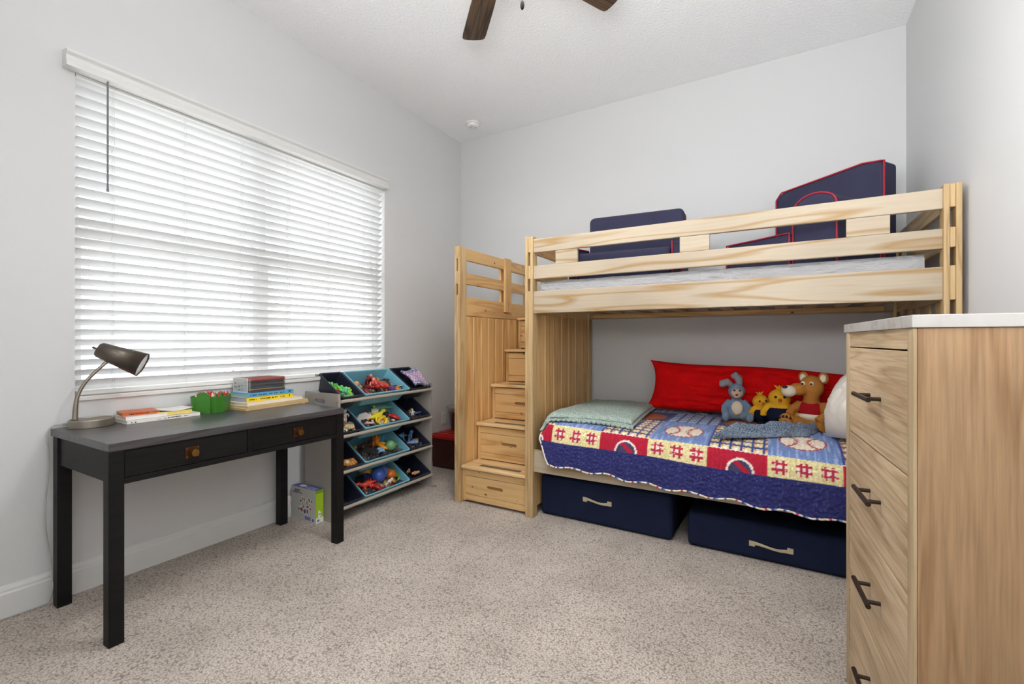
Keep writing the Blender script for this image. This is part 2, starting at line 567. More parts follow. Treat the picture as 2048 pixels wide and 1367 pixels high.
def bare_tree():
    m = MB()
    def br(p, d, L, r, k):
        q = p + d * L
        m.cyl(p, q, r, r * 0.7, 6, cap=False)
        if k:
            for _ in range(3):
                e = (d + Vector((rnd.uniform(-.7, .7), rnd.uniform(-.7, .7), rnd.uniform(-.2, .5)))).normalized()
                br(p + d * L * rnd.uniform(0.6, 1), e, L * 0.72, r * 0.62, k - 1)
    br(Vector((-2.6, -4.6, -0.25)), Vector((0.1, 0.2, 1)).normalized(), 0.85, 0.03, 4)
    return props(obj('young_tree', m, plain('pale_bark', (168, 160, 150), 0.8), loc=(-2.6, -4.6, -0.25)), 'thin bare-branched young tree outside, left end of the window', 'tree')
bare_tree()

# smoke detector and outlet
t = thing('smoke_detector', 'round white smoke detector on the ceiling near the corner', 'smoke detector', (0.337, -0.28, H))
m = MB(); m.cyl((0.337, -0.28, H), (0.337, -0.28, H - 0.012), 0.068, 0.068, 32)
obj('base', m, M_WHITE, t, bevel=0.002)
m = MB(); m.cyl((0.337, -0.28, H - 0.0115), (0.337, -0.28, H - 0.036), 0.060, 0.050, 32)
obj('cover', m, M_WHITE, t, bevel=0.006)
for dx, dy in ((0.012, -0.03), (-0.014, -0.012), (0.02, 0.016)):
    m = MB(); m.cyl((0.337 + dx, -0.28 + dy, H - 0.036), (0.337 + dx, -0.28 + dy, H - 0.0366), 0.006, n=12)
    obj('vent_hole', m, M_GREYROD, t)
t = thing('wall_outlet', 'white wall outlet low on the wall beside the red-lidded tote', 'outlet', (0, -0.272, 0.35))
obj('cover_plate', MB().box((0.0, -0.308, 0.343), (0.006, -0.236, 0.459)), M_WHITE, t, bevel=0.002)
for z in (0.362, 0.408):
    m = MB(); m.prism(rounded(-0.290, z, -0.254, z + 0.034, 0.012), 0.0055, 0.0085, 'yz')
    so = obj('socket', m, M_WHITE, t, fix=True)
    m = MB()
    for dy in (-0.007, 0.007):
        m.box((0.0085, -0.272 + dy - 0.001, z + 0.016), (0.0089, -0.272 + dy + 0.001, z + 0.026))
    obj('slot', m, M_BLACK, so)

# ---------------------------------------------------------------- ceiling fan
HX, HY = 1.717, -2.05
fan = thing('ceiling_fan', 'ceiling fan with dark wood-grain blades at the top edge', 'ceiling fan', (HX, HY, H))
M_BRZ = plain('fan_bronze', (62, 52, 46), 0.4, 0.6)
M_CHAIN = plain('blackened_chain', (24, 21, 20), 0.85, 0.0, 0.05)
M_BLADE = wood('fan_blade_wood', (92, 72, 54), (54, 40, 30), 'x', 10, 14, 0.06, 0.5, 0.45, 0.4)
m = MB(); m.cyl((HX, HY, H), (HX, HY, H - 0.06), 0.075, 0.06, 28); obj('canopy', m, M_BRZ, fan, bevel=0.004)
m = MB(); m.cyl((HX, HY, H - 0.06), (HX, HY, 2.88), 0.013, n=14); obj('downrod', m, M_BRZ, fan)
m = MB(); m.cyl((HX, HY, 2.88), (HX, HY, 2.86), 0.06, 0.12, 32); m.cyl((HX, HY, 2.86), (HX, HY, 2.77), 0.12, 0.125, 32); m.cyl((HX, HY, 2.77), (HX, HY, 2.71), 0.125, 0.075, 32)
obj('motor_housing', m, M_BRZ, fan, bevel=0.003)
bprof = [(0.19, -0.052), (0.40, -0.060), (0.60, -0.063), (0.632, -0.061), (0.641, -0.052), (0.645, -0.03), (0.647, 0.0), (0.645, 0.03), (0.641, 0.052), (0.632, 0.061), (0.60, 0.063), (0.40, 0.060), (0.19, 0.052)]
for k in range(5):
    a = math.radians(135 - 72 * k)
    M = Matrix.Translation((HX, HY, 2.752)) @ Matrix.Rotation(a, 4, 'Z') @ Matrix.Rotation(math.radians(-9), 4, 'X')
    m = MB(); m.prism(bprof, -0.003, 0.004, 'xy')
    b = obj('blade', m, M_BLADE, fan, loc=(0, 0, 0), fix=True)
    b.matrix_basis = Matrix.Translation(-Vector(fan.location)) @ M
    m = MB(); m.box((0.10, -0.018, -0.006), (0.26, 0.018, -0.003), M=M); m.box((0.20, -0.04, -0.0065), (0.25, 0.04, -0.003), M=M)
    obj('blade_iron', m, M_BRZ, fan)
m = MB(); m.cyl((HX, HY, 2.71), (HX, HY, 2.675), 0.07, 0.09, 28); obj('light_fitter', m, M_BRZ, fan)
t_ = NT('lit_glass_bowl')
t_.b.inputs['Base Color'].default_value = (1, 1, 1, 1)
t_.b.inputs['Emission Color'].default_value = (1, 0.96, 0.9, 1)
t_.b.inputs['Emission Strength'].default_value = 2.5
m = MB(); m.ball((HX, HY, 2.672), (0.115, 0.115, 0.065), 28)
obj('light_bowl', m, t_.m, fan, smooth=True)
cx_, cy_ = HX + 0.075, HY + 0.045
m = MB(); m.cyl((cx_, cy_, 2.72), (cx_, cy_, 2.505), 0.0015, n=6)
ch = obj('pull_chain', m, M_CHAIN, fan)
m = MB(); m.ball((cx_, cy_, 2.487), (0.009, 0.009, 0.02), 14)
obj('chain_fob', m, M_CHAIN, ch, smooth=True)
area_light('fan_lamp', (HX, HY, 2.59), (0, 0, 0), 0.4, 0.4, FAN_POWER, (1, 0.985, 0.965))  # lamp below the fan bowl, added out of frame for even brightness

# ---------------------------------------------------------------- black desk
DX0, DX1, DY0, DY1, DZ = 0.022, 0.602, -2.946, -1.905, 0.742
desk = thing('desk', 'narrow black stained wooden desk with two drawers under the window', 'desk', (0.3, -2.42, 0))
obj('desktop', MB().box((DX0, DY0, 0.712), (DX1, DY1, DZ)), M_BLACKTOP_SHEEN, desk, bevel=0.0015)
lw = 0.047
for x in (DX0 + 0.03, DX1 - lw):
    for y in (DY0, DY1 - lw):
        obj('leg', MB().box((x, y, 0), (x + lw, y + lw, 0.7115)), M_BLACK, desk, bevel=0.0012)
for y in (DY0 + 0.008, DY1 - 0.028):
    obj('side_apron', MB().box((DX0 + 0.03 + lw, y, 0.596), (DX1 - lw, y + 0.02, 0.7115)), M_BLACK, desk)
obj('back_apron', MB().box((DX0 + 0.035, DY0 + lw, 0.596), (DX0 + 0.055, DY1 - lw, 0.7115)), M_BLACK, desk)
m = MB()
xa, xb = DX1 - 0.022, DX1 - 0.001
m.box((xa, DY0 + lw, 0.585), (xb, DY1 - lw, 0.606)).box((xa, DY0 + lw, 0.7075), (xb, DY1 - lw, 0.7115)).box((xa, -2.440, 0.606), (xb, -2.418, 0.7075))
obj('front_frame', m, M_BLACK, desk, bevel=0.001)
for (y0, y1) in ((DY0 + lw + 0.002, -2.442), (-2.416, DY1 - lw - 0.002)):
    d = obj('drawer', MB().box((DX1 - 0.35, y0, 0.6085), (DX1 - 0.003, y1, 0.7055)), M_BLACK, desk, bevel=0.0015)
    yc = (y0 + y1) / 2
    m = MB()
    m.box((DX1 - 0.003, yc - 0.026, 0.634), (DX1, yc + 0.026, 0.678))
    pl = obj('knob_plate', m, M_BRASSDK, d, bevel=0.001)
    m = MB()
    for dy in (-0.021, 0.021):
        for dz in (-0.017, 0.017):
            m.cyl((DX1, yc + dy, 0.656 + dz), (DX1 + 0.002, yc + dy, 0.656 + dz), 0.003, n=8)
    m.cyl((DX1, yc, 0.656), (DX1 + 0.012, yc, 0.656), 0.006, n=12)
    m.cyl((DX1 + 0.010, yc, 0.656), (DX1 + 0.026, yc, 0.656), 0.017, 0.014, n=20)
    obj('knob', m, M_BRASS, d, bevel=0.001)

# desk lamp
lamp = thing('desk_lamp', 'brushed nickel gooseneck desk lamp with tilted dark shade on the desk', 'lamp', (0.090, -2.845, DZ))
m = MB()
def oval(rx, ry, z, n=40):
    a0 = math.radians(12)
    out = []
    for k in range(n):
        a = 2 * PI * k / n
        x, y = rx * math.cos(a), ry * math.sin(a)
        out.append((0.092 + x * math.cos(a0) - y * math.sin(a0), -2.832 + x * math.sin(a0) + y * math.cos(a0), z))
    return out
rings = [oval(0.068, 0.078, DZ), oval(0.070, 0.080, DZ + 0.002), oval(0.070, 0.080, DZ + 0.030), oval(0.067, 0.077, DZ + 0.034), oval(0.060, 0.070, DZ + 0.034), oval(0.058, 0.068, DZ + 0.031)]
vs = [p for r in rings for p in r]
fs = [tuple(range(39, -1, -1)), tuple(range(200, 240))]
for r in range(5):
    fs += [(r * 40 + k, r * 40 + (k + 1) % 40, (r + 1) * 40 + (k + 1) % 40, (r + 1) * 40 + k) for k in range(40)]
m.add(vs, fs)
obj('base', m, M_NICKEL, lamp)
S = Vector((0.072, -2.882, DZ + 0.032))
neck = [S, S + Vector((0, 0.002, 0.05)), S + Vector((0.001, 0.008, 0.10)), S + Vector((0.004, 0.028, 0.152)), S + Vector((0.010, 0.060, 0.198)), S + Vector((0.016, 0.093, 0.236)), S + Vector((0.020, 0.113, 0.262))]
def smooth_path(pts, n=8):
    out = []
    P = [pts[0]] + list(pts) + [pts[-1]]
    for i in range(1, len(P) - 2):
        p0, p1, p2, p3 = (Vector(P[i + k]) for k in (-1, 0, 1, 2))
        for k in range(n):
            t = k / n
            out.append(0.5 * ((2 * p1) + (p2 - p0) * t + (2 * p0 - 5 * p1 + 4 * p2 - p3) * t * t + (3 * p1 - p0 - 3 * p2 + p3) * t ** 3))
    out.append(Vector(pts[-1]))
    return out
m = MB(); sp = smooth_path(neck)
m.tube(sp, [0.0105 - 0.0035 * min(1, i / 18) for i in range(len(sp))], 14)
obj('gooseneck', m, M_NICKEL, lamp, smooth=True)
A, B = Vector((0.070, -2.803, 1.078)), Vector((0.162, -2.672, 1.004))
ax = (B - A).normalized()
u_ = ax.orthogonal().normalized(); w_ = ax.cross(u_)
m = MB()
L = (B - A).length
prof = [(0.0, 0.012), (0.0, 0.028), (0.006, 0.034), (L, 0.056), (L - 0.001, 0.0545), (0.012, 0.034), (0.012, 0.0)]
n = 40
vs = []
for d, r in prof:
    for k in range(n):
        a = 2 * PI * k / n
        vs.append(A + ax * d + (u_ * math.cos(a) + w_ * math.sin(a)) * max(r, 0.0004))
fs = [(r * n + k, r * n + (k + 1) % n, (r + 1) * n + (k + 1) % n, (r + 1) * n + k) for r in range(len(prof) - 1) for k in range(n)]
m.add(vs, fs)
sh = obj('lamp_shade', m, M_BRONZE, lamp, fix=False)
for p in sh.data.polygons: p.use_smooth = True
m = MB(); m.cyl(B - ax * 0.012, B - ax * 0.006, 0.053, n=40); obj('diffuser', m, M_LAMPIN, lamp)
m = MB(); m.cyl(A - ax * 0.001, A - ax * 0.016, 0.004, n=10); m.cyl(A - ax * 0.012, A - ax * 0.022, 0.0055, n=10); obj('switch', m, M_BRONZE, lamp)
m = MB(); m.cyl((0.022, -2.893, DZ + 0.012), (0.026, -2.905, DZ + 0.012), 0.006, n=8)
cordp = [(0.024, -2.905, 0.754), (0.018, -2.938, 0.752), (0.02, -2.955, 0.718), (0.02, -2.950, 0.638), (0.02, -2.952, 0.543), (0.022, -2.961, 0.44), (0.022, -2.961, 0.333), (0.03, -2.952, 0.222), (0.065, -2.953, 0.127), (0.075, -2.953, 0.085), (0.05, -2.953, 0.03), (0.03, -2.965, 0.008), (0.024, -3.05, 0.006), (0.023, -3.2, 0.006)]
m.tube(smooth_path(cordp, 6), 0.0024, 6)
obj('power_cord', m, M_CORD, lamp, smooth=True)

# ---------------------------------------------------------------- books and paper on the desk
M_PAPER = plain('page_paper', (232, 226, 212), 0.8, bump=0.2, bscale=400)
M_INK = plain('print_ink', (40, 40, 44), 0.7)
def book(name, label, cat, x0, y0, x1, y1, z, h, cover, group=None, yaw=0.0, spine='x', title=None, page=None, wavy=0.0, cover_col=None):
    """closed book lying flat; spine on the room side (x1). spine text marks from a to b along the spine"""
    c = Vector(((x0 + x1) / 2, (y0 + y1) / 2, z))
    t = thing(name, label, cat, c, group)
    M = Matrix.Translation(c) @ Matrix.Rotation(math.radians(yaw), 4, 'Z') @ Matrix.Translation(-c)
    m = MB(); m.box((x0 + 0.004, y0 + 0.003, z + 0.0015), (x1 - 0.002, y1 - 0.003, z + h - 0.0015), M=M)
    obj('pages', m, page or M_PAPER, t)
    m = MB()
    if wavy:
        def top(u, v):
            return M @ Vector((x0 + (x1 - x0) * u, y0 + (y1 - y0) * v, z + h + wavy * (math.cos(2 * PI * v * 0.8 + 0.4) * 0.5 + 0.5) * (0.4 + 0.6 * u) - wavy * 0.35 + 0.004))
        m.grid(top, 10, 14)
        obj('cover', m, cover, t, smooth=True, solid=0.0015)
    else:
        m.box((x0, y0, z), (x1, y1, z + 0.0014), M=M).box((x0, y0, z + h - 0.0014), (x1, y1, z + h), M=M).box((x1 - 0.0014, y0, z), (x1, y1, z + h), M=M)
        obj('cover', m, cover, t)
    if title:
        for (a, b, lo, hi, seed) in title:
            m = MB()
            r2 = random.Random(seed)
            y = y0 + (y1 - y0) * a
            ye = y0 + (y1 - y0) * b
            while y < ye:
                w = r2.uniform(0.0025, 0.0065)
                if r2.random() > 0.16:
                    m.box((x1 + 0.0001, y, z + h * lo + r2.uniform(0, 0.1) * h), (x1 + 0.0005, min(ye, y + w), z + h * hi), M=M)
                y += w + 0.0016
            obj('spine_print', m, M_INK, t)
    return t
Z = DZ
M_CREAM = plain('cream_cover', (230, 222, 206), 0.5, var=0.05)
M_WHITEC = plain('white_cover', (236, 233, 228), 0.4, var=0.04)
book('workbook', 'large white workbook at the bottom of the low stack beside the lamp', 'book', 0.016, -2.737, 0.185, -2.440, Z, 0.016, M_WHITEC, title=[(0.38, 0.52, 0.35, 0.5, 1), (0.53, 0.72, 0.35, 0.68, 2), (0.76, 0.82, 0.35, 0.6, 3), (0.05, 0.12, 0.2, 0.5, 9)], yaw=-1)
book('notebook', 'thin white notebook under the orange paperback beside the lamp', 'book', 0.018, -2.735, 0.170, -2.575, Z + 0.016, 0.015, M_WHITEC, yaw=-2)
M_ORANGE = plain('orange_cover', (196, 98, 48), 0.4, var=0.25)
book('paperback', 'small orange paperback on top of the low white stack beside the lamp', 'book', 0.020, -2.730, 0.150, -2.592, Z + 0.031, 0.014, M_ORANGE, yaw=-9, title=[(0.1, 0.7, 0.3, 0.7, 4)], page=plain('olive_pages', (150, 140, 96), 0.8))
M_YELEDGE = plain('yellow_page_edge', (222, 200, 110), 0.8, bump=0.3, bscale=500)
book('notepad', 'yellow-edged notepad with curled white cover on the low stack, toward the caddy', 'notepad', 0.018, -2.612, 0.172, -2.462, Z + 0.016, 0.020, M_WHITEC, yaw=-6, wavy=0.012, page=M_YELEDGE)
# right-hand stack
M_TAN = plain('kraft_board', (206, 178, 130), 0.8, var=0.1)
book('drawing_pad', 'tan kraft drawing pad at the very bottom of the right-hand stack', 'drawing pad', 0.016, -2.255, 0.238, -1.860, Z, 0.011, M_TAN, page=plain('tan_page', (222, 198, 150), 0.8), yaw=4)
book('drawing_pad', 'tan kraft drawing pad second from the bottom of the right-hand stack', 'drawing pad', 0.018, -2.248, 0.236, -1.862, Z + 0.011, 0.011, M_TAN, page=plain('sand_page', (228, 208, 168), 0.8), yaw=5)
book('sketch_pad', 'white sketch pad between the tan pads and the yellow-spined book', 'sketch pad', 0.018, -2.235, 0.215, -1.885, Z + 0.022, 0.015, M_CREAM, page=M_PAPER, yaw=4)
M_YELLOW = plain('yellow_cover', (236, 204, 40), 0.4)
M_LILAC = plain('lilac_page', (176, 178, 214), 0.7)
book('activity_book', 'thick book with a bright yellow spine below the blue book', 'book', 0.018, -2.215, 0.185, -1.925, Z + 0.037, 0.025, M_YELLOW, page=M_LILAC, yaw=3, title=[(0.05, 0.66, 0.3, 0.62, 5), (0.70, 0.80, 0.3, 0.55, 6), (0.86, 0.97, 0.25, 0.75, 7)])
M_BLUEC = plain('blue_cover', (94, 168, 208), 0.4)
book('activity_book', 'thick pale blue book between the yellow-spined book and the felt pack', 'book', 0.018, -2.205, 0.185, -1.925, Z + 0.062, 0.023, M_BLUEC, page=plain('pale_blue_page', (150, 190, 205), 0.7), yaw=2, title=[(0.05, 0.40, 0.3, 0.62, 8), (0.44, 0.78, 0.3, 0.6, 10), (0.88, 0.96, 0.3, 0.8, 11)])
# clear-wrapped pack of coloured sheets
fz = Z + 0.085
t = thing('felt_pack', 'clear-wrapped pack of red, grey, blue and yellow felt sheets topping the right-hand stack', 'craft pack', (0.10, -2.06, fz))
FM = Matrix.Translation((0.1, -2.06, 0)) @ Matrix.Rotation(math.radians(2), 4, 'Z') @ Matrix.Translation((-0.1, 2.06, 0))
layers = [(0.000, 0.013, (128, 38, 46)), (0.013, 0.018, (198, 176, 72)), (0.018, 0.028, (52, 74, 88)), (0.028, 0.036, (58, 102, 138)), (0.036, 0.052, (96, 92, 94)), (0.052, 0.060, (62, 74, 84)), (0.060, 0.076, (172, 58, 40))]
for k, (a, b, c) in enumerate(layers):
    m = MB()
    m.box((0.022, -2.180, fz + 0.0015 + a), (0.168 + 0.004 * math.sin(k * 1.7), -1.972 + 0.004 * math.cos(k * 2.1), fz + 0.0015 + b - 0.0006), M=FM)
    obj('felt_sheet', m, plain('felt_%d' % k, c, 0.95, bump=0.3, bscale=300), t, bevel=0.003)
m = MB(); m.box((0.020, -2.188, fz + 0.0005), (0.150, -2.182, fz + 0.079), M=FM)
cd = obj('printed_card', m, M_WHITEC, t)
m = MB()
r2 = random.Random(12)
for k in range(16):
    a = r2.uniform(0.03, 0.13); q = r2.uniform(0.01, 0.055); w = r2.uniform(0.006, 0.02)
    m.box((a, -2.1885, fz + q), (min(0.148, a + w), -2.188, fz + q + r2.uniform(0.002, 0.006)), M=FM)
obj('card_print', m, plain('grey_print', (104, 112, 130), 0.7), cd)
m = MB(); m.box((0.019, -2.190, fz), (0.1745, -1.9665, fz + 0.081), M=FM)
obj('plastic_wrap', m, M_CLEAR, t, bevel=0.012, seg=3)

# green craft caddy with crayons
M_GREEN = plain('green_plastic', (58, 122, 38), 0.35, var=0.06)
cc = Vector((0.100, -2.345, Z))
t = thing('craft_caddy', 'green plastic caddy of crayons between the two book stacks', 'caddy', cc)
CM = Matrix.Translation(cc) @ Matrix.Rotation(math.radians(40), 4, 'Z')
hexo = [(0.055, -0.075), (0.075, -0.04), (0.075, 0.04), (0.055, 0.075), (-0.055, 0.075), (-0.075, 0.04), (-0.075, -0.04), (-0.055, -0.075)]
hexo = [(a * 1.08, b * 1.08) for a, b in hexo]
def hshell(sc, z):
    return [(a * sc, b * sc, z) for a, b in hexo]
vs = hshell(0.92, 0.0) + hshell(1.0, 0.086) + hshell(0.96, 0.086) + hshell(0.89, 0.004)
fs = [tuple(range(7, -1, -1)), tuple(range(24, 32))]
for r in range(3):
    fs += [(r * 8 + k, r * 8 + (k + 1) % 8, (r + 1) * 8 + (k + 1) % 8, (r + 1) * 8 + k) for k in range(8)]
m = MB(); m.add(vs, fs, M=CM)
obj('tub', m, M_GREEN, t, bevel=0.0015)
arch = [(-0.033, 0.0)] + [(0.033 * -math.cos(PI * k / 12), 0.074 + 0.036 * math.sin(PI * k / 12)) for k in range(13)] + [(0.033, 0.0)]
m = MB(); m.prism(arch, -0.0875, -0.0825, 'xz', M=CM)
obj('arched_handle', m, M_GREEN, t, bevel=0.001, fix=True)
m = MB(); m.box((-0.062, -0.002, 0.005), (0.062, 0.002, 0.070), M=CM); m.box((-0.002, -0.06, 0.005), (0.002, 0.06, 0.070), M=CM)
obj('divider', m, M_GREEN, t)
def crayon(rgb, mats={}):
    if rgb not in mats:
        mats[rgb] = plain('wax_%d_%d_%d' % rgb, rgb, 0.5)
    return mats[rgb]
spots = [(a, b) for a in (-0.058, -0.043, -0.028, -0.013, 0.013, 0.028, 0.043, 0.058) for b in (-0.053, -0.035, -0.017, 0.017, 0.035, 0.053)]
rnd.shuffle(spots)
wraps = [((206, 50, 46), 'red crayon'), ((206, 50, 46), 'red crayon'), ((206, 50, 46), 'red crayon'), ((60, 120, 60), 'green crayon'), ((120, 60, 40), 'brown crayon'), ((226, 214, 196), 'white crayon')]
proto = {}
for k, (a, b) in enumerate(spots[:40]):
    rgb, nm = wraps[k % 6]
    p = CM @ Vector((a, b, 0.004))
    if nm not in proto:
        m = MB(); m.cyl(p, p + Vector((0, 0, 0.082)), 0.0052, n=10); m.cyl(p + Vector((0, 0, 0.082)), p + Vector((0, 0, 0.093)), 0.0042, 0.0022, n=10)
        o = obj('crayon', m, crayon(rgb), loc=p)
        props(o, nm + ' standing tip up among others in the green caddy', 'crayon', nm + 's in the green caddy')
        proto[nm] = o
    else:
        o = copy_obj(proto[nm], None, p + Vector((0, 0, rnd.uniform(-0.0035, 0.004) + 0.0036)))

# ---------------------------------------------------------------- small printed carton under the desk
def printed_box(name, label, cat, x0, y0, x1, y1, z1, loc, front, side, top):
    t = thing(name, label, cat, loc)
    m = MB()
    nu, nv = 90, 72
    m.grid(lambda u, v: (x0 + (x1 - x0) * u, y0, z1 * v), nu, nv, colfn=front)
    m.grid(lambda u, v: (x1, y0 + (y1 - y0) * u, z1 * v), 40, 72, colfn=side)
    m.grid(lambda u, v: (x0 + (x1 - x0) * u, y0 + (y1 - y0) * v, z1), 90, 30, colfn=top)
    m.add([(x0, y1, 0), (x1, y1, 0), (x1, y1, z1), (x0, y1, z1)], [(1, 0, 3, 2)], col=lin(210, 208, 200))
    m.add([(x0, y0, 0), (x0, y1, 0), (x0, y1, z1), (x0, y0, z1)], [(1, 0, 3, 2)], col=lin(210, 208, 200))
    m.add([(x0, y0, 0), (x1, y0, 0), (x1, y1, 0), (x0, y1, 0)], [(0, 3, 2, 1)], col=lin(210, 208, 200))
    obj('carton', m, vcol('carton_print', 0.45), t)
    return t
r2 = random.Random(5)
dots = [(r2.uniform(0.30, 0.85), r2.uniform(0.22, 0.68), r2.uniform(0.05, 0.10), r2.choice([(64, 84, 140), (150, 80, 80), (120, 120, 70), (80, 120, 80), (90, 60, 60), (190, 150, 150)])) for _ in range(20)]
def c_front(u, v):
    for (a, b, r, c) in dots:
        d = math.hypot((u - a) * 1.25, v - b)
        if d < r * 0.72: return lin(*c)
        if d < r: return lin(236, 236, 236)
    if 0.80 < v < 0.85 and 0.05 < u < 0.42 and (int(u * 70) % 3): return lin(60, 70, 90)
    if 0.87 < v < 0.92 and 0.12 < u < 0.36 and (int(u * 70) % 4): return lin(60, 70, 90)
    if 0.04 < v < 0.14 and 0.55 < u < 0.78: return lin(120, 118, 180)
    if math.hypot((u - 0.88) * 1.25, v - 0.07) < 0.045: return lin(70, 80, 120)
    return lin(196, 196, 192)
def c_side(u, v):
    if v < 0.16: return lin(90, 110, 180) if (0.15 < u < 0.45 and 0.03 < v < 0.11) else lin(232, 234, 226)
    if math.hypot((u - 0.45) * 0.5, v - 0.26) < 0.11 + 0.02 * math.sin(u * 20):
        return lin(70, 100, 50) if abs(v - 0.26) < 0.03 and int(u * 20) % 2 else lin(236, 238, 224)
    return lin(120, 150, 28) if v > 0.90 else lin(160, 196, 40)
def c_top(u, v):
    if v > 0.15 and math.hypot((u - 0.32) * 2.4, v - 0.55) < 0.3: return lin(230, 214, 200)
    if 0.5 < u < 0.92 and (0.18 < v < 0.32 or 0.55 < v < 0.66): return lin(200, 206, 224)
    return lin(62, 76, 150)
printed_box('toy_carton', 'small white and lime toy carton with blue top on the carpet under the desk', 'box', 0.022, -1.826, 0.258, -1.772, 0.200, (0.14, -1.80, 0), c_front, c_side, c_top)

# ---------------------------------------------------------------- toy rack
M_RACK = plain('grey_painted_board', (158, 152, 144), 0.45, bump=0.05)
M_ROD = plain('grey_rod', (170, 162, 150), 0.35)
RY0, RY1 = -1.765, -0.892
rack = thing('toy_rack', 'grey four-tier toy organiser rack holding slanted bins beside the desk', 'toy rack', (0.22, (RY0 + RY1) / 2, 0))
for y in (RY0, RY1 - 0.016):
    outer = rect_like(0.068, 0, 0.385, 0.79)
    outer = [(min(max(a, 0.068), 0.385), b) for a, b in outer]
    inner = rounded(0.165, 0.722, 0.262, 0.750, 0.0135)
    m = MB(); m.holed(outer, inner, y, y + 0.016, 'xz')
    p = obj('side_panel', m, M_RACK, rack, fix=True)
    for z in (0.737, 0.520, 0.303, 0.086):
        m = MB(); m.cyl((0.372, y - 0.001, z), (0.372, y + 0.017, z), 0.006, n=12)
        obj('screw_cap', m, M_NICKEL, p)
    obj('foot', MB().box((0.055, y - 0.004, 0.0), (0.43, y + 0.020, 0.012)), M_RACK, rack, bevel=0.002)
ZF = [0.748, 0.531, 0.312, 0.092]
for z in ZF:
    m = MB(); m.cyl((0.393, RY0 + 0.016, z - 0.004), (0.393, RY1 - 0.016, z - 0.004), 0.0105, n=14); obj('rod', m, M_ROD, rack, smooth=False)
    m = MB(); m.cyl((0.155, RY0 + 0.016, z + 0.149), (0.155, RY1 - 0.016, z + 0.149), 0.009, n=14); obj('rod', m, M_ROD, rack)
ca, sa = math.cos(math.radians(32.5)), math.sin(math.radians(32.5))
def bin_matrix(yc, k):
    # local x: back along the rim, y: width, z: up out of the bin; origin at the middle of the front lip
    return Matrix(((-ca, 0, sa, 0.397), (0, -1, 0, yc), (sa, 0, ca, ZF[k] + 0.020), (0, 0, 0, 1)))
def bin_mb(w, M, d=0.265, h=0.118):
    m = MB()
    def ring(x0, x1, hw, z, r=0.012):
        pts = []
        for cx, cy, a0 in ((x1 - r, hw - r, 0), (x0 + r, hw - r, 90), (x0 + r, -hw + r, 180), (x1 - r, -hw + r, 270)):
            for q in range(4):
                a = math.radians(a0 + 30 * q)
                pts.append((cx + r * math.cos(a), cy + r * math.sin(a), z))
        return pts
    hw = w / 2
    rings = [ring(0.034, d - 0.022, hw - 0.026, -h), ring(0.008, d - 0.008, hw - 0.008, -0.008), ring(0.007, d - 0.007, hw - 0.007, -0.010), ring(0.0, d, hw, -0.010), ring(0.0, d, hw, 0.0), ring(0.008, d - 0.008, hw - 0.008, 0.0), ring(0.0105, d - 0.0105, hw - 0.0105, -0.003), ring(0.036, d - 0.024, hw - 0.028, -h + 0.003)]
    vs = [p for r in rings for p in r]
    n = 16
    fs = [tuple(range(n - 1, -1, -1)), tuple(range(7 * n, 8 * n))]
    for r in range(7):
        fs += [(r * n + k, r * n + (k + 1) % n, (r + 1) * n + (k + 1) % n, (r + 1) * n + k) for k in range(n)]
    return m.add(vs, fs, M=M)
M_TEAL = plain('teal_plastic', (112, 172, 190), 0.35)
M_NAVYP = plain('navy_plastic', (32, 36, 52), 0.35)
tiers = ['top', 'second', 'third', 'bottom']
bins = {}
for k in range(4):
    for (nm, yc, w, mt) in (('left', -1.655, 0.175, M_NAVYP), ('middle', -1.352, 0.418, M_TEAL), ('right', -1.024, 0.218, M_NAVYP)):
        M = bin_matrix(yc, k)
        colr = 'wide teal' if nm == 'middle' else 'narrow navy'
        side = '' if nm == 'middle' else {'left': ', desk side', 'right': ', staircase side'}[nm]
        o = obj('storage_bin', bin_mb(w, M), mt, loc=M @ Vector((0, 0, 0)), bevel=0.0008, fix=True)
        props(o, '%s bin on the %s tier of the grey toy rack%s' % (colr, tiers[k], side), 'bin', colr.split()[1] + ' bins of the toy rack')
        bins[(k, nm)] = (M, yc, w)

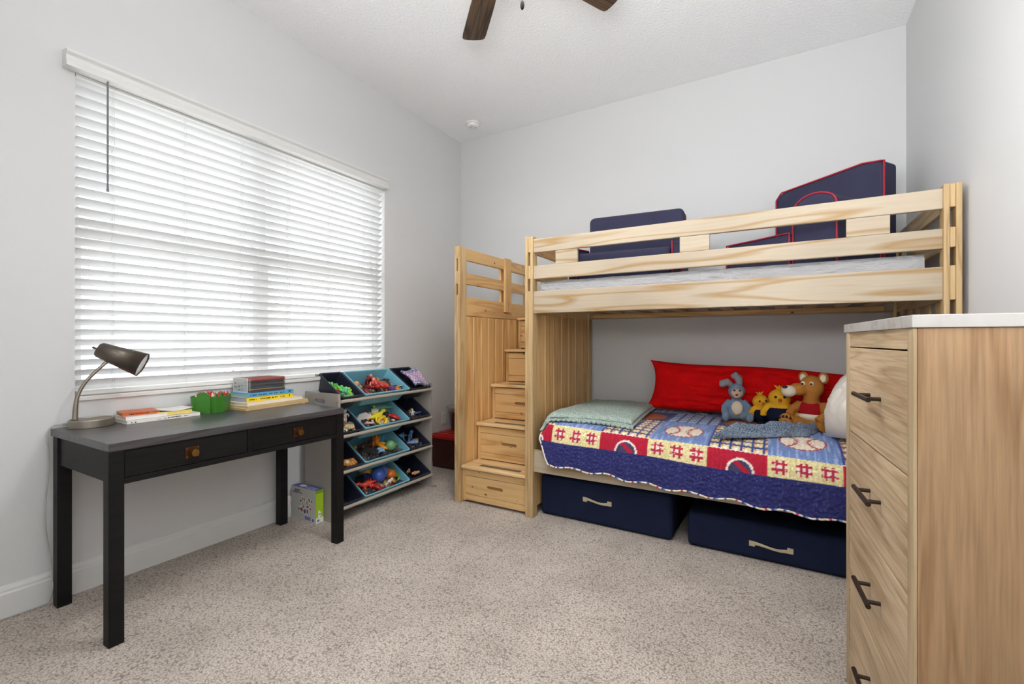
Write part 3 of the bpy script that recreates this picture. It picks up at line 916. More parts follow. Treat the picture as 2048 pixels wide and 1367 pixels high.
# ---------------------------------------------------------------- toys
def tm(rgb, cache={}):
    if rgb not in cache:
        cache[rgb] = plain('toy_%d_%d_%d' % rgb, rgb, 0.35)
    return cache[rgb]
def toy_mesh(kind, s):
    m = MB()
    if kind == 'ball':
        m.ball((0, 0, s * 0.5), s * 0.5, 18)
    elif kind == 'bead_ball':
        for k in range(14):
            z = 1 - 2 * (k + 0.5) / 14; a = k * 2.4; r = math.sqrt(1 - z * z)
            m.ball((0.36 * s * r * math.cos(a), 0.36 * s * r * math.sin(a), s * 0.5 + 0.36 * s * z), s * 0.17, 10)
        m.ball((0, 0, s * 0.5), s * 0.36, 10)
    elif kind == 'block':
        m.box((-s * 0.5, -s * 0.32, 0), (s * 0.5, s * 0.32, s * 0.34))
        for a in (-0.3, 0.0, 0.3):
            for b in (-0.16, 0.16):
                m.cyl((a * s, b * s, s * 0.34), (a * s, b * s, s * 0.42), s * 0.09, n=10)
    elif kind == 'car':
        m.prism([(-.5 * s, .1 * s), (.5 * s, .1 * s), (.5 * s, .26 * s), (.25 * s, .3 * s), (.12 * s, .45 * s), (-.25 * s, .45 * s), (-.38 * s, .3 * s), (-.5 * s, .28 * s)], -.2 * s, .2 * s, 'xz')
        for a in (-.3, .3):
            for b in (-.21, .21):
                m.cyl((a * s, b * s - .03 * s, .11 * s), (a * s, b * s + .03 * s, .11 * s), .11 * s, n=12)
    elif kind == 'dinosaur':
        m.tube([(-.6 * s, 0, .25 * s), (-.35 * s, 0, .3 * s), (-.1 * s, 0, .36 * s), (.15 * s, 0, .38 * s), (.3 * s, 0, .5 * s), (.38 * s, 0, .62 * s), (.52 * s, 0, .62 * s), (.6 * s, 0, .58 * s)], [.02 * s, .08 * s, .17 * s, .17 * s, .1 * s, .1 * s, .1 * s, .05 * s], 10)
        for a in (-.15, .17):
            for b in (-.12, .12):
                m.tube([(a * s, b * s * .7, .33 * s), (a * s, b * s, .15 * s), ((a + .05) * s, b * s, 0)], [.07 * s, .055 * s, .05 * s], 8)
        for k in range(5):
            m.cyl((-.3 * s + .14 * s * k, 0, .42 * s), (-.33 * s + .14 * s * k, 0, .6 * s), .05 * s, .005 * s, 6)
    elif kind == 'figure':
        m.ball((0, 0, .86 * s), (.13 * s, .12 * s, .14 * s), 12)
        m.tube([(0, 0, .40 * s), (0, 0, .55 * s), (0, 0, .72 * s)], [.13 * s, .15 * s, .12 * s], 10)
        for b in (-1, 1):
            m.tube([(0, b * .16 * s, .68 * s), (.06 * s, b * .25 * s, .55 * s), (.16 * s, b * .22 * s, .46 * s)], [.06 * s, .05 * s, .045 * s], 8)
            m.tube([(0, b * .08 * s, .42 * s), (.02 * s, b * .10 * s, .2 * s), (.02 * s, b * .11 * s, .03 * s), (.09 * s, b * .11 * s, .02 * s)], [.08 * s, .065 * s, .05 * s, .04 * s], 8)
    elif kind == 'ring':
        pts = [(.4 * s * math.cos(2 * PI * k / 16), .4 * s * math.sin(2 * PI * k / 16), .1 * s) for k in range(17)]
        m.tube(pts, .1 * s, 8)
    elif kind == 'card':
        m.box((-.5 * s, -.35 * s, 0), (.5 * s, .35 * s, .03 * s))
    elif kind == 'claw':
        for b in (-1, 1):
            m.tube([(-.3 * s, 0, .18 * s), (0, b * .22 * s, .25 * s), (.3 * s, b * .24 * s, .22 * s), (.5 * s, b * .07 * s, .18 * s)], [.1 * s, .13 * s, .12 * s, .02 * s], 10)
        m.ball((-.3 * s, 0, .2 * s), (.22 * s, .2 * s, .16 * s), 12)
    elif kind == 'shell':
        for k in range(5):
            a = -0.8 + 0.4 * k
            m.tube([(-.35 * s, 0, .1 * s), (0, a * .3 * s, .28 * s), (.4 * s * math.cos(a), .45 * s * math.sin(a), .16 * s)], [.05 * s, .1 * s, .11 * s], 8)
    return m
def rot_toy(m, M):
    m.v = [M @ p for p in m.v]
    return m
TOYN = {'ball': 'toy ball', 'bead_ball': 'bead-covered toy ball', 'block': 'studded toy brick', 'car': 'toy car', 'dinosaur': 'toy dinosaur', 'figure': 'toy figure', 'ring': 'toy ring', 'card': 'toy card', 'claw': 'toy claw', 'shell': 'fan-shaped toy'}
OBN = {'ball': 'toy_ball', 'bead_ball': 'toy_ball', 'block': 'toy_brick', 'car': 'toy_car', 'dinosaur': 'toy_dinosaur', 'figure': 'toy_figure', 'ring': 'toy_ring', 'card': 'toy_card', 'claw': 'toy_claw', 'shell': 'toy_shell'}
def heap_z(k, x, y, fill):
    return ZF[k] + 0.012 + (fill + 0.20) * max(0, 0.385 - x) + 0.010 * nz((x * 30, y * 30, k * 5.0))
def heap(k, nm, pal, fill, lab, xr=(0.205, 0.358)):
    M, yc, w = bins[(k, nm)]
    hw = w / 2 - 0.034
    m = MB()
    nu, nv = 34, int(240 * w) // 2 + 8
    def cell(x, y):
        best = (9, 0)
        for i in range(-1, 2):
            for j in range(-1, 2):
                gx, gy = math.floor(x / 0.022) + i, math.floor(y / 0.022) + j
                r3 = random.Random(gx * 733 + gy * 191 + k * 17)
                d = math.hypot(x - (gx + r3.random()) * 0.022, y - (gy + r3.random()) * 0.022)
                if d < best[0]:
                    best = (d, r3.randrange(1000))
        return best
    def P(u, v):
        x = xr[0] + (xr[1] - xr[0]) * u
        y = yc - hw + 2 * hw * v
        d, _ = cell(x, y)
        e = min(u, 1 - u) * 8
        e = min(1, e) * min(1, min(v, 1 - v) * 10)
        z = heap_z(k, x, y, fill) + 0.019 * (1 - min(1, d / 0.014)) - 0.014 * (1 - e)
        return (x, y, z)
    def C(u, v):
        _, s = cell(xr[0] + (xr[1] - xr[0]) * u, yc - hw + 2 * hw * v)
        c = pal[s % len(pal)]
        return lin(*c)
    m.grid(P, nu, nv, colfn=C)
    c = (0.30, yc, ZF[k] - 0.03)
    o = obj('toy_heap', m, vcol('heap_paint', 0.4), loc=c, smooth=False)
    props(o, lab, 'toys', kind='stuff')
def put(k, nm, items, fill):
    M, yc, w = bins[(k, nm)]
    where = '%s %s bin%s' % (tiers[k], 'teal' if nm == 'middle' else 'navy', '' if nm == 'middle' else {'left': ' on the desk side', 'right': ' on the staircase side'}[nm])
    for (cname, rgb, kind, u, v, s) in items:
        s *= 1.18
        x = 0.205 + 0.150 * u
        y = yc - (w / 2 - 0.05) + (w - 0.10) * v
        z = heap_z(k, x, y, fill) - 0.004
        R = Matrix.Translation((x, y, z)) @ Matrix.Rotation(rnd.uniform(0, 2 * PI), 4, 'Z') @ Matrix.Rotation(rnd.uniform(0.1, 0.5) * (1 if kind != 'figure' else 2.4), 4, 'Y')
        m = rot_toy(toy_mesh(kind, s), R)
        zmin = min(p.z for p in m.v)
        o = obj(OBN[kind], m, tm(rgb), loc=(x, y, zmin), smooth=kind not in ('block', 'car', 'card'), fix=True)
        props(o, '%s %s in the %s' % (cname, TOYN[kind], where), 'toy', 'toys in the ' + where)
DARK = [(24, 22, 26), (38, 32, 34), (60, 46, 44), (30, 38, 52), (96, 90, 88), (52, 28, 30)]
MIX = [(90, 40, 36), (30, 28, 30), (160, 60, 40), (40, 40, 46), (150, 140, 120), (44, 60, 90), (120, 96, 50)]
# top tier
heap(0, 'middle', [(24, 22, 24), (40, 34, 34), (150, 40, 30), (96, 32, 28), (70, 62, 58), (150, 140, 120)], 0.10, 'jumbled small red and black toy parts filling the top teal bin')
put(0, 'middle', [('orange', (214, 150, 84), 'ball', 0.12, 0.06, 0.036), ('dark red', (140, 26, 22), 'dinosaur', 0.10, 0.42, 0.10), ('bright red', (190, 44, 30), 'claw', 0.50, 0.52, 0.115), ('crimson', (150, 24, 24), 'claw', 0.80, 0.28, 0.11), ('scarlet', (204, 52, 34), 'dinosaur', 0.62, 0.40, 0.10), ('olive green', (140, 130, 60), 'ball', 0.05, 0.72, 0.042), ('peach', (216, 160, 120), 'figure', 0.10, 0.60, 0.07), ('black', (28, 26, 28), 'car', 0.30, 0.80, 0.08), ('silver grey', (130, 130, 134), 'car', 0.42, 0.68, 0.07), ('pink', (220, 150, 150), 'figure', 0.70, 0.24, 0.08), ('yellow', (224, 206, 80), 'figure', 0.60, 0.83, 0.05), ('cream', (226, 214, 180), 'card', 0.72, 1.02, 0.06), ('purple', (96, 70, 150), 'block', 0.86, 0.78, 0.04), ('orange', (226, 120, 50), 'block', 0.88, 0.90, 0.035)], 0.10)
heap(0, 'left', [(70, 140, 60), (60, 120, 52), (150, 50, 40), (110, 170, 90)], 0.05, 'loose green and red beads in the top navy bin on the desk side')
put(0, 'left', [('pale green', (110, 190, 110), 'bead_ball', 0.0, 0.05, 0.045), ('grass green', (88, 168, 70), 'bead_ball', 0.25, 0.25, 0.045), ('red', (190, 60, 44), 'bead_ball', 0.55, 0.2, 0.035), ('bright green', (96, 200, 80), 'bead_ball', 0.5, 0.5, 0.05), ('lime green', (150, 210, 70), 'bead_ball', 0.78, 0.72, 0.05), ('sea green', (90, 180, 130), 'bead_ball', 0.85, 0.35, 0.05)], 0.05)
# glittery pouch in the top right bin
def pouch_fn(u, v):
    M, yc, w = bins[(0, 'right')]
    p = M @ Vector((0.004 + 0.185 * v, 0.085 - 0.155 * u - 0.02 * v, 0.030 + 0.012 * math.sin(5 * u + 3 * v) + 0.016 * math.sin(PI * u) * math.sin(PI * v)))
    return p
def pouch_col(u, v):
    q = nz((u * 16, v * 22, 1.0)) + 0.6 * nz((u * 40 + v * 30, v * 12, 4.0))
    if v > 0.78 or v < 0.16:
        return lin(206, 206, 226) if q > 0.15 else lin(84, 84, 128)
    return lin(226, 190, 206) if q > 0.05 else (lin(160, 140, 190) if q > -0.3 else lin(84, 78, 130))
m = MB(); m.grid(pouch_fn, 50, 50, colfn=pouch_col)
Mb = bins[(0, 'right')][0]
props(obj('pouch', m, vcol('sequin_fabric', 0.3, 0.6, 400, 0.003, 0.7), loc=Mb @ Vector((0.09, 0, 0.02)), smooth=True, solid=0.018), 'pink and silver sequinned pouch leaning out of the top navy bin', 'pouch')
# second tier
heap(1, 'middle', [(40, 36, 40), (200, 190, 180), (30, 30, 34), (120, 60, 70), (80, 90, 60)], 0.12, 'mixed white, black and yellow toy parts filling the second teal bin')
put(1, 'middle', [('white', (220, 214, 208), 'car', 0.45, 0.14, 0.10), ('cream', (206, 196, 180), 'block', 0.3, 0.26, 0.08), ('bright yellow', (226, 206, 50), 'dinosaur', 0.76, 0.36, 0.11), ('gold yellow', (216, 176, 50), 'claw', 0.9, 0.48, 0.09), ('silver', (210, 210, 208), 'car', 0.35, 0.5, 0.10), ('black', (26, 26, 28), 'car', 0.5, 0.66, 0.09), ('maroon', (120, 40, 60), 'block', 0.1, 0.42, 0.06), ('sea green', (90, 150, 130), 'dinosaur', 0.2, 0.8, 0.11), ('mint', (150, 190, 170), 'ball', 0.45, 0.82, 0.045), ('red', (180, 36, 34), 'claw', 0.75, 0.84, 0.08), ('lime', (170, 190, 60), 'figure', 0.1, 0.6, 0.07), ('pink', (220, 170, 180), 'ring', 0.85, 0.12, 0.06)], 0.12)
heap(1, 'left', [(196, 186, 160), (170, 150, 120), (60, 50, 50), (210, 200, 190)], 0.14, 'crumpled cream wrappers and parts in the second navy bin on the desk side')
put(1, 'left', [('orange red', (206, 84, 40), 'figure', 0.05, 0.55, 0.08), ('cream', (220, 210, 180), 'car', 0.35, 0.6, 0.08), ('white', (226, 220, 214), 'figure', 0.4, 0.95, 0.08), ('grey', (130, 124, 120), 'block', 0.7, 0.75, 0.06), ('tan', (200, 176, 130), 'shell', 0.9, 0.7, 0.07)], 0.14)
heap(1, 'right', DARK, 0.0, 'dark small toy parts in the second navy bin on the staircase side')
put(1, 'right', [('orange', (196, 84, 36), 'claw', 0.0, 0.1, 0.07), ('lime', (160, 160, 50), 'figure', 0.4, 0.35, 0.06), ('navy blue', (50, 56, 110), 'ring', 0.7, 0.75, 0.08), ('white', (214, 206, 200), 'figure', 0.85, 0.25, 0.06)], 0.0)
# third tier
heap(2, 'middle', DARK + [(60, 70, 90), (90, 30, 40)], 0.10, 'mostly black and brown toy parts filling the third teal bin')
put(2, 'middle', [('orange', (218, 126, 34), 'dinosaur', 0.25, 0.58, 0.13), ('amber', (226, 150, 40), 'claw', 0.4, 0.64, 0.10), ('sage green', (110, 160, 110), 'ball', 0.68, 0.80, 0.065), ('lime green', (140, 190, 60), 'shell', 0.55, 1.0, 0.06), ('olive', (110, 130, 40), 'ball', 0.05, 0.04, 0.03), ('pale blue', (130, 160, 190), 'car', 0.8, 0.42, 0.08), ('light grey', (160, 160, 120), 'block', 0.0, 0.62, 0.05), ('dark brown', (60, 38, 32), 'dinosaur', 0.35, 0.34, 0.11), ('black', (24, 24, 28), 'car', 0.6, 0.22, 0.10), ('white', (220, 210, 216), 'figure', 0.95, 0.3, 0.05), ('maroon', (80, 30, 30), 'claw', 0.2, 0.22, 0.09)], 0.10)
put(2, 'left', [('golden brown', (170, 112, 46), 'shell', 0.75, 0.75, 0.10), ('cream', (222, 196, 150), 'ball', 0.9, 0.45, 0.035)], -0.15)
heap(2, 'right', DARK, 0.0, 'dark small toy parts in the third navy bin on the staircase side')
put(2, 'right', [('light blue', (100, 140, 190), 'dinosaur', 0.15, 0.2, 0.09), ('mid blue', (80, 116, 170), 'figure', 0.5, 0.3, 0.09), ('pale blue', (120, 150, 196), 'claw', 0.75, 0.42, 0.08), ('orange', (206, 130, 50), 'shell', 0.55, 0.95, 0.07), ('red brown', (130, 60, 50), 'figure', 0.2, 0.6, 0.06)], 0.0)
# bottom tier
heap(3, 'middle', MIX, 0.14, 'mixed red, brown and navy toy parts filling the bottom teal bin')
put(3, 'middle', [('deep blue', (60, 90, 170), 'ball', 0.55, 0.48, 0.085), ('periwinkle blue', (96, 112, 190), 'ball', 0.45, 0.66, 0.075), ('mustard', (186, 146, 60), 'ball', 0.1, 0.42, 0.075), ('orange', (214, 116, 36), 'ball', 0.6, 0.86, 0.06), ('green', (110, 150, 50), 'claw', 0.75, 0.98, 0.06), ('red', (200, 60, 44), 'dinosaur', 0.8, 0.12, 0.10), ('crimson', (170, 34, 40), 'claw', 0.95, 0.24, 0.08), ('black', (26, 26, 30), 'car', 0.25, 0.12, 0.09), ('white', (230, 226, 224), 'figure', 0.85, 0.56, 0.06), ('amber', (200, 140, 60), 'shell', 0.85, 0.75, 0.06), ('navy', (40, 50, 100), 'car', 0.15, 0.28, 0.09), ('pale yellow', (220, 200, 110), 'figure', 0.5, 1.0, 0.06)], 0.14)
put(3, 'right', [('peach', (216, 160, 120), 'figure', 0.35, 0.35, 0.055), ('apricot', (220, 160, 116), 'claw', 0.75, 0.72, 0.055)], -0.2)

# ---------------------------------------------------------------- red-lidded tote in the corner
M_TOTE = plain('maroon_plastic', (62, 26, 22), 0.35)
M_LID = plain('red_plastic', (176, 32, 28), 0.3)
tote = thing('storage_tote', 'dark maroon storage tote with a red lid in the corner behind the stairs', 'tote', (0.33, -0.27, 0))
m = MB()
vs = [(0.04, -0.475, 0), (0.62, -0.475, 0), (0.62, -0.06, 0), (0.04, -0.06, 0), (0.02, -0.498, 0.268), (0.64, -0.498, 0.268), (0.64, -0.04, 0.268), (0.02, -0.04, 0.268)]
m.add(vs, [(0, 3, 2, 1), (0, 1, 5, 4), (1, 2, 6, 5), (2, 3, 7, 6), (3, 0, 4, 7), (4, 5, 6, 7)])
obj('body', m, M_TOTE, tote, bevel=0.012, seg=3)
m = MB(); m.box((0.018, -0.506, 0.262), (0.652, -0.03, 0.290)); m.box((0.05, -0.475, 0.289), (0.62, -0.06, 0.300))
for k in range(6):
    m.box((0.09 + 0.09 * k, -0.44, 0.2995), (0.14 + 0.09 * k, -0.09, 0.306))
obj('lid', m, M_LID, tote, bevel=0.004)
bk = thing('clear_bucket', 'clear plastic bucket of small toys standing on the red tote lid', 'bucket', (0.17, -0.24, 0.306))
m = MB()
prof = [(0.0005, 0.001), (0.085, 0.001), (0.118, 0.200), (0.128, 0.202), (0.128, 0.210), (0.115, 0.208), (0.083, 0.004), (0.0005, 0.004)]
n = 36
vs = [(0.17 + r * math.cos(2 * PI * k / n), -0.24 + r * math.sin(2 * PI * k / n), 0.306 + z) for r, z in prof for k in range(n)]
fs = [(r * n + k, r * n + (k + 1) % n, (r + 1) * n + (k + 1) % n, (r + 1) * n + k) for r in range(len(prof) - 1) for k in range(n)]
m.add(vs, fs)
obj('tub', m, M_CLEAR, bk, smooth=True)
hb = MB()
hp = [(70, 60, 60), (200, 170, 70), (180, 60, 50), (90, 120, 90), (190, 190, 180)]
hb.grid(lambda u, v: (0.17 + 0.104 * u * math.cos(2 * PI * v), -0.24 + 0.104 * u * math.sin(2 * PI * v), 0.306 + 0.165 + 0.025 * (1 - u) + 0.02 * nz((u * 8 * math.cos(6.28 * v), u * 8 * math.sin(6.28 * v), 2.0))), 14, 40, colfn=lambda u, v: lin(*hp[int(abs(nz((u * 9 * math.cos(6.28 * v), u * 9 * math.sin(6.28 * v), 7.0))) * 17) % 5]))
hb.cyl((0.17, -0.24, 0.312), (0.17, -0.24, 0.472), 0.075, 0.1, 24, col=lin(90, 84, 80), cap=False)
props(obj('toy_heap', hb, vcol('bucket_toys', 0.5), loc=(0.17, -0.24, 0.312)), 'small coloured toy pieces inside the clear bucket', 'toys', kind='stuff')

# ---------------------------------------------------------------- bunk bed
M_PALE = wood('whitewashed_pine', (180, 166, 145), (160, 130, 88), 'x', 4.5, 11, 0.085, 0.5, 0.08, 0.12, soft=0.62)
M_PALEY = wood('whitewashed_pine_end', (190, 170, 138), (170, 140, 98), 'y', 4.5, 11, 0.10, 0.5, 0.10, 0.12, soft=0.35)
M_POST = wood('pine_post', (196, 168, 124), (176, 142, 96), 'z', 4, 16, 0.10, 0.45, 0.10, 0.12)
M_HONEY = wood('honey_pine_boards', (218, 178, 120), (196, 148, 92), 'z', 4, 20, 0.05, 0.42, 0.14, 0.15)
M_HONEYX = wood('honey_pine_drawer', (224, 186, 130), (200, 154, 98), 'x', 4, 14, 0.08, 0.42, 0.12, 0.15, knots=(116, 72, 38))
M_HONEYY = wood('honey_pine_rail', (216, 178, 122), (196, 150, 96), 'y', 4, 14, 0.08, 0.42, 0.12, 0.15, knots=(120, 76, 40))
M_TREAD = wood('honey_pine_tread', (230, 196, 144), (208, 164, 108), 'x', 4, 14, 0.08, 0.32, 0.10, 0.1)
M_GRIP = plain('grip_strip', (98, 90, 78), 0.7, bump=0.4, bscale=400)
M_SLOTSHADE = plain('slot_recess_shade', (176, 130, 82), 0.7)  # same pine; recess shade put into a darker colour
bed = thing('bunk_bed', 'natural pine twin bunk bed with slatted guard rails in the corner', 'bunk bed', (2.33, -0.55, 0))
YF0, YF1 = -1.088, -1.023
def ladder_post(xa, xb, ya, yb, ztop, parent, mat, gaps):
    """post of two uprights with blocks between them, open at the gaps"""
    m = MB()
    w = (xb - xa) * 0.34
    m.box((xa, ya, 0), (xa + w, yb, ztop)).box((xb - w, ya, 0), (xb, yb, ztop))
    o = obj('post', m, mat, parent, bevel=0.004, seg=2)
    z = 0.0
    m = MB()
    for g0, g1 in gaps + [(ztop - 0.001, None)]:
        m.box((xa + w, ya + 0.004, z), (xb - w, yb - 0.004, g0))
        if g1: z = g1
    obj('post_filler', m, mat, o, bevel=0.003)
    return o
gap = [(1.429, 1.505), (1.589, 1.672)]
gapr = [(1.16, 1.286), (1.429, 1.505), (1.589, 1.672)]
XL0, XL1, XR0, XR1 = 1.305, 1.360, 3.294, 3.352
ladder_post(XL0, XL1, YF0, YF1, 1.772, bed, M_POST, gap)
ladder_post(XR0, XR1, YF0, YF1, 1.770, bed, M_POST, gapr)
ladder_post(XL0, XL1, -0.095, -0.030, 1.772, bed, M_POST, gap)
ladder_post(XR0, XR1, -0.095, -0.030, 1.770, bed, M_POST, gapr)
ry0, ry1 = -1.070, -1.046
RX0, RX1 = 1.3565, 3.297
obj('guard_rail', MB().box((RX0, ry0, 1.671), (RX1, ry1, 1.757)), M_PALE, bed, bevel=0.004)
obj('guard_rail', MB().box((RX0, ry0, 1.503), (RX1, ry1, 1.588)), M_PALE, bed, bevel=0.004)
obj('side_rail', MB().box((RX0, ry0, 1.288), (RX1, ry1, 1.427)), M_PALE, bed, bevel=0.004)
obj('side_rail', MB().box((RX0, ry0, 0.288), (RX1, ry1, 0.427)), M_PALE, bed, bevel=0.004)
for a, b in ((1.508, 1.652), (2.238, 2.386), (2.965, 3.122)):
    obj('spacer_block', MB().box((a, ry0 + 0.003, 1.5885), (b, ry1 - 0.003, 1.6705)), M_PALE, bed, bevel=0.002)
# back rails and end rails
by0, by1 = -0.085, -0.060
obj('side_rail', MB().box((RX0, by0, 1.288), (RX1, by1, 1.427)), M_PALE, bed)
obj('side_rail', MB().box((RX0, by0, 0.288), (RX1, by1, 0.427)), M_PALE, bed)
obj('guard_rail', MB().box((RX0, by0, 1.503), (RX1, by1, 1.560)), M_PALE, bed)
for (xa, y1, mt) in ((1.322, -0.50, M_HONEYY), (3.312, -0.094, M_PALEY)):
    for (z0, z1) in ((1.672, 1.756), (1.505, 1.588)):
        obj('end_rail', MB().box((xa, -1.024, z0), (xa + 0.022, y1, z1)), mt, bed, bevel=0.003)
obj('end_rail', MB().box((1.322, -1.024, 1.288), (1.344, -0.094, 1.427)), M_HONEYY, bed, bevel=0.003)
obj('end_batten', MB().box((1.314, -0.512, 1.288), (1.322, -0.44, 1.756)), M_HONEY, bed, bevel=0.003)
# right end below: rails with upright slats
for z0, z1 in ((1.288, 1.427), (0.90, 0.97), (0.288, 0.427)):
    obj('end_rail', MB().box((3.312, -1.024, z0), (3.334, -0.094, z1)), M_PALEY, bed, bevel=0.003)
for k in range(5):
    y = -0.93 + 0.18 * k
    obj('end_slat', MB().box((3.317, y, 0.428), (3.329, y + 0.07, 1.287)), M_POST, bed, bevel=0.002)
# left end panel of tongue-and-groove boards
pm = MB()
nb = 7
for k in range(nb):
    a = -1.0235 + (0.929 / nb) * k
    pm.box((1.326, a + 0.002, 0.05), (1.350, a + 0.929 / nb - 0.002, 1.287))
pm.box((1.3265, -1.02, 0.05), (1.346, -0.098, 1.285))
obj('end_panel', pm, M_HONEY, bed, bevel=0.0065, seg=1)
# slats and ledgers
for (y, t) in ((-1.044, 0.022), (-0.0845 - 0.022, 0.022)):
    for z in (1.296, 0.300):
        obj('ledger', MB().box((1.40, y, z), (3.25, y + t, z + 0.030)), M_HONEYX, bed, bevel=0.002)
sl2 = None
for z in (1.3265, 0.3305):
    for k in range(12):
        x = 1.42 + 0.157 * k
        if sl2 is None:
            sl2 = obj('bed_slat', MB().box((x, -1.044, z), (x + 0.07, -0.086, z + 0.014)), M_PALEY, bed, bevel=0.002)
            base = sl2.location.copy(); x_, z_ = x, z
        else:
            copy_obj(sl2, bed, base + Vector((x - x_, 0, z - z_)))

# ---------------------------------------------------------------- staircase at the left end
st = thing('bunk_staircase', 'honey pine storage staircase with drawers beside the bunk bed', 'staircase', (1.03, -0.56, 0))
SX0, SX1 = 0.752, 0.796
m = MB()
m.box((SX0, -1.093, 0), (SX0 + 0.015, -1.010, 1.770)).box((SX1 - 0.015, -1.093, 0), (SX1, -1.010, 1.770))
po = obj('post', m, M_POST, st, bevel=0.003)
m = MB(); z = 0
for g0, g1 in [(1.432, 1.510), (1.596, 1.682), (1.769, None)]:
    m.box((SX0 + 0.015, -1.090, z), (SX1 - 0.015, -1.014, g0)); z = g1
obj('post_filler', m, M_POST, po, bevel=0.002)
obj('post', MB().box((SX0, -0.105, 0), (SX1, -0.030, 1.770)), M_POST, st, bevel=0.003)
for z0, z1 in ((1.684, 1.768), (1.515, 1.594), (1.292, 1.424)):
    obj('guard_rail', MB().box((SX0 + 0.010, -1.012, z0), (SX1 - 0.010, -0.104, z1)), M_HONEYY, st, bevel=0.003)
obj('batten', MB().box((SX1 - 0.0095, -0.492, 1.343), (SX1 + 0.010, -0.398, 1.776)), M_HONEY, st, bevel=0.003)
obj('batten', MB().box((SX0 - 0.010, -0.492, 1.343), (SX0 + 0.0095, -0.398, 1.776)), M_HONEY, st, bevel=0.003)
pm = MB()
nb = 9
for k in range(nb):
    a = -1.012 + (0.908 / nb) * k
    pm.box((SX0 + 0.012, a + 0.0015, 0.03), (SX1 - 0.012, a + 0.908 / nb - 0.0015, 1.2915))
pm.box((SX0 + 0.015, -1.01, 0.03), (SX1 - 0.016, -0.106, 1.29))
obj('side_panel', pm, M_HONEY, st, bevel=0.0055, seg=1)
TX0, TX1 = SX1 + 0.001, 1.3035
tops = [0.257, 0.524, 0.787, 1.048, 1.309]
fronts = [-1.078, -0.894, -0.699, -0.496, -0.292]
for k in range(5):
    f = fronts[k]
    back = -0.04 if k == 4 else fronts[k + 1] + 0.045
    tr = obj('tread', MB().box((TX0 if k == 0 else TX0, f, tops[k] - 0.022), (TX1, back, tops[k])), M_TREAD, st, bevel=0.006, seg=3)
    obj('grip_strip', MB().box((TX0 + 0.12, f + 0.045, tops[k] + 0.0001), (TX1 - 0.07, f + 0.085, tops[k] + 0.0012)), M_GRIP, tr)
    zb = 0.012 if k == 0 else tops[k - 1] + 0.0005
    zt = tops[k] - 0.0225
    yf = f + 0.020
    # carcass stile left of the drawer
    obj('stile', MB().box((TX0, yf + 0.004, zb), (TX0 + 0.024, yf + 0.024, zt)), M_HONEY, st)
    dx0, dx1 = TX0 + 0.026, TX1 - 0.006
    dz0, dz1 = zb + 0.006, zt - 0.006
    hz = (dz1 - dz0)
    m = MB()
    b1, b2 = dz0 + 0.20 * hz, dz1 - 0.20 * hz
    m.box((dx0, yf, dz0), (dx1, yf + 0.018, b1 - 0.0012)).box((dx0, yf, b2 + 0.0012), (dx1, yf + 0.018, dz1))
    xc, zc = (dx0 + dx1) / 2, (b1 + b2) / 2 + 0.004
    m.holed(rect_like(dx0, b1 + 0.0012, dx1, b2 - 0.0012), rounded(xc - 0.062, zc - 0.011, xc + 0.062, zc + 0.011, 0.0105), yf, yf + 0.018, 'xz')
    depth = -0.05 - yf
    m.box((dx0 + 0.01, yf + 0.018, dz0), (dx1 - 0.01, yf + min(0.16, depth), dz0 + 0.01))
    dw = obj('drawer', m, M_HONEYX, st, bevel=0.002, fix=True)
    obj('finger_slot', MB().box((xc - 0.075, yf + 0.0182, zc - 0.018), (xc + 0.075, yf + 0.022, zc + 0.018)), M_SLOTSHADE, dw)
obj('back_panel', MB().box((TX0, -0.04, 0.01), (TX1, -0.032, 1.286)), M_HONEY, st)

# ---------------------------------------------------------------- mattresses
M_NAVYSHEET = plain('navy_sheet', (30, 38, 66), 0.9, bump=0.1)
m = MB(); m.box((1.372, -1.038, 0.346), (3.272, -0.112, 0.560))
props(obj('lower_mattress', m, M_NAVYSHEET, loc=(2.33, -0.55, 0.346), bevel=0.05, seg=5), 'navy-sheeted mattress under the quilt on the lower bunk', 'mattress')
um = thing('upper_mattress', 'thin white mattress in crinkled plastic wrap on the upper bunk', 'mattress', (2.31, -0.55, 1.342))
m = MB(); m.box((1.405, -1.036, 1.342), (3.235, -0.112, 1.487))
obj('core', m, plain('mattress_cover', (176, 174, 172), 0.7), um, bevel=0.03, seg=4)
t_ = NT('crinkled_plastic')
tr = t_.n('ShaderNodeBsdfTransparent'); tr.inputs[0].default_value = (0.95, 0.95, 0.96, 1)
gl = t_.n('ShaderNodeBsdfPrincipled'); gl.inputs['Base Color'].default_value = lin(206, 206, 208); gl.inputs['Roughness'].default_value = 0.18
mx = t_.n('ShaderNodeMixShader', i_0=0.62)
t_.l(tr.outputs[0], mx.inputs[1]); t_.l(gl.outputs[0], mx.inputs[2]); t_.l(mx.outputs[0], t_.t.nodes['Material Output'].inputs[0])
bm_ = t_.n('ShaderNodeBump'); bm_.inputs['Strength'].default_value = 1.0; bm_.inputs['Distance'].default_value = 0.05
t_.l(t_.noise(t_.coord((1, 1, 2.4)), 14, 5, 0.6), bm_.inputs['Height']); t_.l(bm_.outputs[0], gl.inputs['Normal'])
m = MB()
